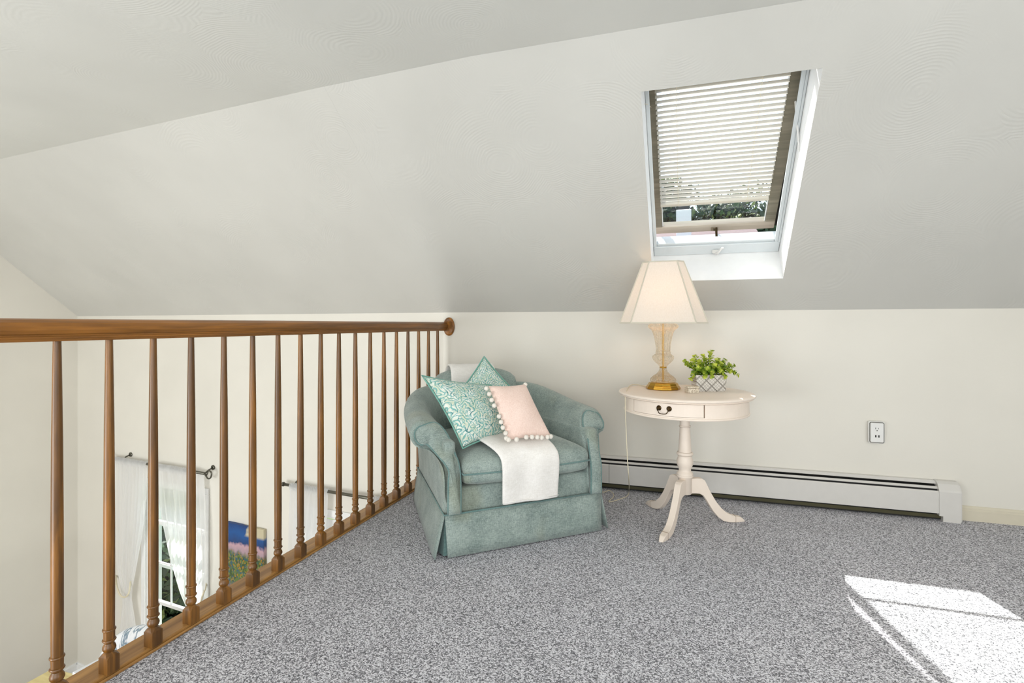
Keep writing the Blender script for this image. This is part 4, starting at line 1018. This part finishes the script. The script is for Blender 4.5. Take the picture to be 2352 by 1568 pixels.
# tiebacks
def tieback(cur, px_pts, wallp):
    bm = bmesh.new(); pp = []
    for px, py, off in px_pts:
        s, z = wallhit(px, py, off); pp.append((s, -off, z))
    tube(bm, catmull(pp, 5), 0.008, 6); return link('rope_tieback', bm, M['cord'], cur, smooth=True)
tieback(c1, [(266, 1322, 0.01), (268, 1345, 0.09), (276, 1366, 0.12), (287, 1371, 0.12), (296, 1361, 0.12), (300, 1335, 0.07), (301, 1330, 0.04)], None)
tieback(c2, [(474, 1338, 0.01), (471, 1352, 0.05), (466, 1365, 0.10), (462, 1380, 0.10), (456, 1396, 0.10)], None)
def rod(label, sa, sb, z, brackets, finials, cat='curtain rod'):
    r = thing('curtain_rod', label, cat); r.matrix_world = wall_M()
    bm = bmesh.new(); tube(bm, [(sa, -0.07, z), (sb, -0.07, z)], 0.0125, 12); link('pole', bm, M['rodmetal'], r, smooth=True)
    for s in brackets:
        bm = bmesh.new(); tube(bm, [(s, 0, z + 0.03), (s, -0.05, z + 0.02), (s, -0.07, z - 0.012)], 0.007, 8); lathe(bm, [(0.02, 0), (0.02, 0.006), (0.008, 0.010)], 12)
        vs = bm.verts[-36:] if False else None
        link('bracket', bm, M['rodmetal'], r, smooth=True)
        # lathe above was placed at the origin: move those vertices onto the wall
    for s, dr_ in finials:
        bm = bmesh.new(); pts = [(s, -0.07, z), (s + dr_ * 0.02, -0.07, z + 0.012), (s + dr_ * 0.055, -0.07, z + 0.030), (s + dr_ * 0.085, -0.07, z + 0.012), (s + dr_ * 0.075, -0.07, z - 0.025), (s + dr_ * 0.045, -0.07, z - 0.036), (s + dr_ * 0.018, -0.07, z - 0.018)]
        tube(bm, catmull(pts, 5, True), 0.006, 8, closed=True); link('finial', bm, M['rodmetal'], r, smooth=True)
    return r
def rod_fix(label, sa, sb, z, brackets, finials, ball=False):
    r = thing('curtain_rod', label, 'curtain rod'); r.matrix_world = wall_M()
    bm = bmesh.new(); tube(bm, [(sa, -0.07, z), (sb, -0.07, z)], 0.0125, 12); link('pole', bm, M['rodmetal'], r, smooth=True)
    for s in brackets:
        bm = bmesh.new(); tube(bm, [(s, -0.001, z + 0.04), (s, -0.010, z + 0.04)], 0.022, 12); tube(bm, [(s, -0.004, z + 0.04), (s, -0.05, z + 0.028), (s, -0.07, z - 0.014)], 0.007, 8)
        link('bracket', bm, M['rodmetal'], r, smooth=True)
    for s, dr_ in finials:
        bm = bmesh.new()
        if ball:
            tube(bm, [(s, -0.07, z), (s + dr_ * 0.012, -0.07, z), (s + dr_ * 0.02, -0.07, z), (s + dr_ * 0.035, -0.07, z)], lambda t: 0.018 if t < 0.6 else 0.010, 12)
        else:
            pts = [(s, -0.07, z), (s + dr_ * 0.02, -0.07, z + 0.014), (s + dr_ * 0.055, -0.07, z + 0.034), (s + dr_ * 0.088, -0.07, z + 0.014), (s + dr_ * 0.078, -0.07, z - 0.028), (s + dr_ * 0.045, -0.07, z - 0.040), (s + dr_ * 0.018, -0.07, z - 0.020)]
            tube(bm, catmull(pts, 5, True), 0.0065, 8, closed=True)
        link('finial', bm, M['rodmetal'], r, smooth=True)
    return r
rod_fix('pewter curtain rod with looped ends over the tall window, hung with two sheers', sL0 + 0.05, sR0 - 0.00, zr, [S_(284, 1054)[0], S_(474, 1086)[0]], [(sR0, -1), (sL0 + 0.05, 1)])
sA, zA = S_(652, 1113); sB, zB = S_(880, 1147)
zr2 = (zA + S_(840, 1141)[1]) / 2
rod_fix('plain pewter curtain rod seen low between the balusters nearest the armchair', sA, sB - 0.3, zr2, [S_(676, 1112)[0]], [(sA, 1)], ball=True)
c3 = curtain('sheer_curtain', 'white sheer curtain hanging straight at the left end of the plain curtain rod', tab([(668, 1120), (664, 1250), (660, 1400)]), tab([(754, 1130), (752, 1180), (745, 1250), (735, 1400)]), zr2, zbot, 0.07, 8, 0.014)
heading(c3, S_(668, 1116)[0], S_(756, 1130)[0], zr2)
c4_ = curtain('sheer_curtain', 'sliver of white sheer curtain at the right end of the plain curtain rod', tab([(856, 1144), (852, 1300)]), tab([(900, 1150), (900, 1300)]), zr2, zbot, 0.07, 5, 0.014)
heading(c4_, S_(852, 1144)[0], S_(905, 1150)[0], zr2)

# painting
pa, za = wallhit(526, 1197); pb_, zb_ = wallhit(613, 1212); zt_ = (za + zb_) / 2; wdt = pa - pb_; hgt = wdt * 1.28
kk = NT('garden_painting'); v = kk.coord('Generated')
sx = kk.n('ShaderNodeSeparateXYZ'); kk.l(v, sx.inputs[0])
wn = kk.noise(v, 5, 3, 0.6); zz = kk.math('ADD', sx.outputs[2], kk.math('MULTIPLY', kk.math('SUBTRACT', wn, 0.5), 0.22))
base = kk.ramp(zz, [(0.0, lin((150, 120, 140))), (0.12, lin((96, 110, 120))), (0.25, lin((110, 130, 60))), (0.55, lin((70, 92, 52))), (0.62, lin((176, 150, 160))), (0.70, lin((196, 160, 170))), (0.745, lin((30, 64, 116))), (0.86, lin((26, 84, 150))), (1.0, lin((24, 62, 120)))])
vo = kk.n('ShaderNodeTexVoronoi'); vo.inputs['Scale'].default_value = 40.0; kk.l(v, vo.inputs[0]); sep = kk.n('ShaderNodeSeparateColor'); kk.l(vo.outputs['Color'], sep.inputs[0])
fl = kk.ramp(sep.outputs[0], [(0.0, lin((190, 130, 36))), (0.14, lin((104, 124, 50))), (0.42, lin((52, 74, 44))), (0.66, lin((150, 140, 84))), (0.82, lin((50, 92, 120))), (1.0, lin((200, 110, 46)))], 'CONSTANT')
gm = kk.ramp(zz, [(0.05, (0, 0, 0, 1)), (0.15, (0.75, 0.75, 0.75, 1)), (0.56, (0.75, 0.75, 0.75, 1)), (0.62, (0, 0, 0, 1))])
c_ = kk.mix(gm, base, fl)
cl_ = kk.ramp(kk.math('MULTIPLY', kk.noise(v, 3.2, 2), kk.math('SUBTRACT', 1.25, sx.outputs[0])), [(0.42, (0, 0, 0, 1)), (0.48, (1, 1, 1, 1))])
cm_ = kk.math('MULTIPLY', cl_, kk.ramp(sx.outputs[2], [(0.84, (0, 0, 0, 1)), (0.88, (1, 1, 1, 1))]))
c_ = kk.mix(cm_, c_, lin((200, 190, 160)))
M['painting'] = kk.done(kk.bsdf(c_, 0.6, normal=kk.bump(kk.noise(v, 40, 3), 0.3, 0.004)))
o = link('canvas_painting', bbox((pb_, -0.035, zt_ - hgt), (pa, -0.001, zt_), 0.002, 1), M['painting']); o.matrix_world = wall_M()
tag(o, 'unframed canvas painting of a flower garden under a deep blue sky', 'painting')

# ================================================================= LOWER ROOM FURNITURE
p = at_z(355, 1445, -1.30)
pcx = at_depth(352, 1474, 4.25)
lc = thing('leaf_print_chair', 'sunlit white chair with blue-grey leaf print standing below the tall window', 'chair', (pcx.x, pcx.y, ZL), R(4))
topz = at_depth(345, 1436, 4.25).z - ZL
bm = bmesh.new(); rings = []
for i in range(15):
    u = -1 + 2 * i / 14; hh_ = topz - 0.10 * abs(u) ** 2.5 - 0.10 * abs(u) ** 6
    y0 = 0.10 * abs(u) ** 2
    rings.append([(u * 0.385, -0.08 - y0, 0.45), (u * 0.385, -0.10 - y0, hh_ - 0.10), (u * 0.385, -0.06 - y0, hh_ - 0.02), (u * 0.385, 0.0 - y0, hh_), (u * 0.385, 0.06 - y0, hh_ - 0.02), (u * 0.385, 0.09 - y0, hh_ - 0.10), (u * 0.385, 0.10 - y0, 0.20)])
loft(bm, rings); bmesh.ops.recalc_face_normals(bm, faces=bm.faces); sub(link('chair_back', bm, M['leafprint'], lc, smooth=True), 1)
link('seat', bbox((-0.36, -0.62, 0.24), (0.36, -0.05, 0.50), 0.04, 3), M['leafprint'], lc, smooth=True)
for sx_ in (-0.31, 0.31):
    for sy_ in (-0.56, 0.0):
        link('leg', bbox((sx_ - 0.025, sy_ - 0.025, 0), (sx_ + 0.025, sy_ + 0.025, 0.26), 0.004, 1), M['wood'], lc)
# white ledge unit running parallel below the railing and pine table
pA = at_z(166, 1546, -1.55); pB = at_z(252, 1500, -1.55)
M['ledge'] = m_plain('white_laminate', (236, 238, 242), 0.35)
lu = thing('bookcase', 'white topped bookcase below the loft edge', 'bookcase', (-3.0, 0, ZL))
def flat_unit():
    zt = -1.00; z0 = ZL
    a = at_z(166, 1543, zt); b = at_z(262, 1494, zt); dv = (b - a); dv.z = 0; L = dv.length; ang = math.atan2(dv.y, dv.x)
    return a, L, ang, zt
a_, L_, ang_, zt_u = flat_unit()
lu.location = (a_.x, a_.y, ZL); lu.rotation_euler = (0, 0, ang_)
hU = zt_u - ZL
link('top', bbox((0, -0.30, hU - 0.03), (L_, 0.0, hU), 0.003, 1), M['ledge'], lu)
link('side', bbox((0, -0.29, 0), (0.02, -0.005, hU - 0.03), 0.002, 1), M['ledge'], lu); link('side', bbox((L_ - 0.02, -0.29, 0), (L_, -0.005, hU - 0.03), 0.002, 1), M['ledge'], lu)
link('shelf', bbox((0.02, -0.28, 0.08), (L_ - 0.02, -0.01, 0.10), 0.002, 1), M['ledge'], lu); link('shelf', bbox((0.02, -0.28, 0.46), (L_ - 0.02, -0.01, 0.48), 0.002, 1), M['ledge'], lu)
link('back', bbox((0.02, -0.015, 0.0), (L_ - 0.02, -0.006, hU - 0.03), 0.001, 1), M['ledge'], lu)
ta, tbp = at_z(122, 1533.5, -1.2), at_z(190, 1552, -1.2); tv = tbp - ta; tl_ = math.hypot(tv.x, tv.y)
pt = thing('side_table', 'pale pine table corner glimpsed below at the bottom left', 'table', (ta.x, ta.y, ZL), math.atan2(tv.y, tv.x))
hT = -1.2 - ZL
link('tabletop', bbox((0, -0.26, hT - 0.03), (tl_ + 0.1, 0.0, hT), 0.006, 2), M['yellowwood'], pt)
for sx_ in (0.03, tl_ + 0.07):
    for sy_ in (-0.23, -0.03): link('leg', bbox((sx_ - 0.02, sy_ - 0.02, 0), (sx_ + 0.02, sy_ + 0.02, hT - 0.03), 0.003, 1), M['yellowwood'], pt)

# ================================================================= OUTSIDE
GZ = -3.1
bm = bmesh.new(); grid_holes(bm, [-40, 40], [4.2, 70], [], lambda u, v: Vector((u, v, GZ)))
kk = NT('lawn_grass'); n_ = kk.noise(kk.coord('Object'), 9, 4)
struct(link('ground', bm, kk.done(kk.bsdf(kk.ramp(n_, [(0.3, lin((50, 76, 34))), (0.7, lin((110, 134, 66)))]), 0.9))))
kk = NT('tree_leaf'); at_ = kk.n('ShaderNodeAttribute', attribute_name='tint')
c_ = kk.ramp(at_.outputs['Fac'], [(0.0, lin((24, 40, 24))), (0.6, lin((52, 76, 44))), (1.0, lin((120, 134, 72)))])
tl = kk.n('ShaderNodeBsdfTranslucent'); kk.l(c_, tl.inputs[0]); pb2 = kk.bsdf(c_, 0.6)
m1 = kk.n('ShaderNodeMixShader'); m1.inputs[0].default_value = 0.2; kk.l(pb2, m1.inputs[1]); kk.l(tl.outputs[0], m1.inputs[2]); M['tree'] = kk.done(m1.outputs[0])
M['bark'] = m_plain('tree_bark', (70, 60, 48), 0.9)
def tree(name, label, loc, rad, hgt_, trunk, nleaf, lsz, seed, cat='tree', group=None):
    rn = random.Random(seed); t = thing(name, label, cat, loc, 0, group)
    bm = bmesh.new(); lay = bm.loops.layers.float_color.new('tint')
    blobs = [(Vector((rn.uniform(-.5, .5) * rad, rn.uniform(-.5, .5) * rad, trunk + hgt_ * rn.uniform(0.05, 0.95))), rad * rn.uniform(0.35, 0.6)) for _ in range(16)] + [(Vector((0, 0, trunk + hgt_ * 0.5)), rad * 0.75)]
    for _ in range(nleaf):
        c0, rr_ = rn.choice(blobs); dv = Vector((rn.gauss(0, 1), rn.gauss(0, 1), rn.gauss(0, 1))).normalized()
        p = c0 + dv * rr_ * rn.uniform(0.6, 1.05); nr = (dv + Vector((rn.gauss(0, .4), rn.gauss(0, .4), rn.gauss(0, .4)))).normalized()
        a = nr.cross(Vector((rn.gauss(0, 1), rn.gauss(0, 1), rn.gauss(0, 1)))).normalized(); b = nr.cross(a); sz = lsz * rn.uniform(0.6, 1.3)
        vs = [bm.verts.new(p + a * sz * x + b * sz * y) for x, y in ((-0.9, 0), (0, -0.45), (0.9, 0), (0, 0.45))]
        f = bm.faces.new(vs); ti = rn.random() ** 1.5
        for lp_ in f.loops: lp_[lay] = (ti, ti, ti, 1)
    o = link('foliage', bm, M['tree'], t); o['kind'] = 'stuff'
    bm = bmesh.new(); tube(bm, [(0, 0, 0), (0.05, 0, trunk + hgt_ * 0.2), (0, 0.05, trunk + hgt_ * 0.6)], lambda q: rad * (0.10 - 0.06 * q), 8); link('trunk', bm, M['bark'], t)
    return t
# shrubs outside the tall window, trees behind the neighbour's roof
for i, (px, dpt, rad, hh_, lb) in enumerate(((405, 6.3, 0.62, 1.6, 'dark green leafy shrub close outside the tall window'), (350, 8.3, 0.95, 1.8, 'dark shrub further off behind the nearer shrub outside the tall window'))):
    q = at_depth(px, 1380, dpt); tree('garden_shrub', lb, (q.x, q.y, GZ), rad, hh_, 0.1, 5200, 0.07, 40 + i, 'shrub')
lbs = ['tall green tree behind the left part of the shingled roof', 'tall green tree furthest off behind the middle of the shingled roof', 'dark bushy tree at the right end of the shingled roof']
for i, (px, dpt, rad, trk, hh_) in enumerate(((1545, 24, 3.0, 3.6, 6.2), (1668, 33, 3.6, 4.6, 8.0), (1772, 20, 1.7, 2.2, 6.0))):
    q = at_depth(px, 500, dpt); tr_ = tree('leafy_tree', lbs[i], (q.x, q.y, GZ), rad, hh_, trk, 15000, 0.21, 60 + i)
# neighbour's house with shingled roof and white chimney
kk = NT('pinkish_shingle'); v = kk.coord('Object')
sx = kk.n('ShaderNodeSeparateXYZ'); kk.l(v, sx.inputs[0]); fr_ = kk.math('FRACT', kk.math('MULTIPLY', sx.outputs[1], 7.0))
c_ = kk.ramp(fr_, [(0.0, lin((66, 52, 52))), (0.2, lin((112, 98, 97))), (1.0, lin((124, 110, 108)))]); c_ = kk.mix(kk.ramp(kk.noise(v, 30, 3), [(0.3, (0, 0, 0, 1)), (0.7, (0.3, 0.3, 0.3, 1))]), c_, lin((84, 72, 72)))
M['shingle'] = kk.done(kk.bsdf(c_, 0.9))
M['siding'] = m_plain('pale_yellow_siding', (150, 136, 90), 0.7)
q = at_depth(1735, 556, 13.0); ex = q.x - 0.15
q2 = at_depth(1600, 556, 13.0)
eave = at_y(1600, 578, 11.5).z; ridge = at_y(1600, 514, 13.6).z
nh = thing('neighbour_house', 'house with a pinkish shingled roof beyond the roof window', 'house', (q2.x, 12.5, GZ))
bm = bmesh.new()
xl, xr = -9.0, ex - q2.x
rings = [[(x, -1.3, eave - GZ - 0.1), (x, -1.3, eave - GZ), (x, 1.1, ridge - GZ), (x, 3.4, eave - GZ), (x, 3.4, eave - GZ - 0.1), (x, 1.1, ridge - GZ - 0.12)] for x in (xl, xr)]
loft(bm, rings); link('roof', bm, M['shingle'], nh)
link('wall', bbox((xl + 0.3, -1.0, 0), (xr - 0.3, 3.1, eave - GZ - 0.05), 0.01, 1), M['siding'], nh)
cx_ = at_y(1570.5, 520, 12.3).x; wch = 30.0 / F * 12.6 / 2
link('chimney', bbox((cx_ - q2.x - wch, -0.55, eave - GZ), (cx_ - q2.x + wch, 0.0, at_y(1570, 486, 12.2).z - GZ), 0.01, 1), M['white'], nh)
link('chimney_cap', bbox((cx_ - q2.x - wch * .7, -0.45, at_y(1570, 486, 12.2).z - GZ), (cx_ - q2.x + wch * .7, -0.1, at_y(1570, 476, 12.2).z - GZ), 0.01, 1), M['dark'], nh)
# garden shed seen through the tall window
q = at_depth(375, 1225, 11.0)
gs = thing('garden_shed', 'pale yellow shed with a green door seen through the tall window', 'shed', (q.x, q.y, GZ), R(10))
link('wall', bbox((-1.6, -0.6, 0), (1.6, 1.6, 2.3), 0.01, 1), M['siding'], gs)
for i in range(8): link('door_board', bbox((-0.9 + i * 0.16, -0.64, 0.1), (-0.75 + i * 0.16, -0.6, 1.9), 0.004, 1), m_plain('green_board', (60, 120, 96), 0.6) if i == 0 else bpy.data.materials['green_board'], gs)
bm = bmesh.new(); loft(bm, [[(x, -0.9, 2.25), (x, 0.5, 3.0), (x, 1.9, 2.25), (x, 0.5, 2.9)] for x in (-1.8, 1.8)]); link('roof', bm, M['shingle'], gs)
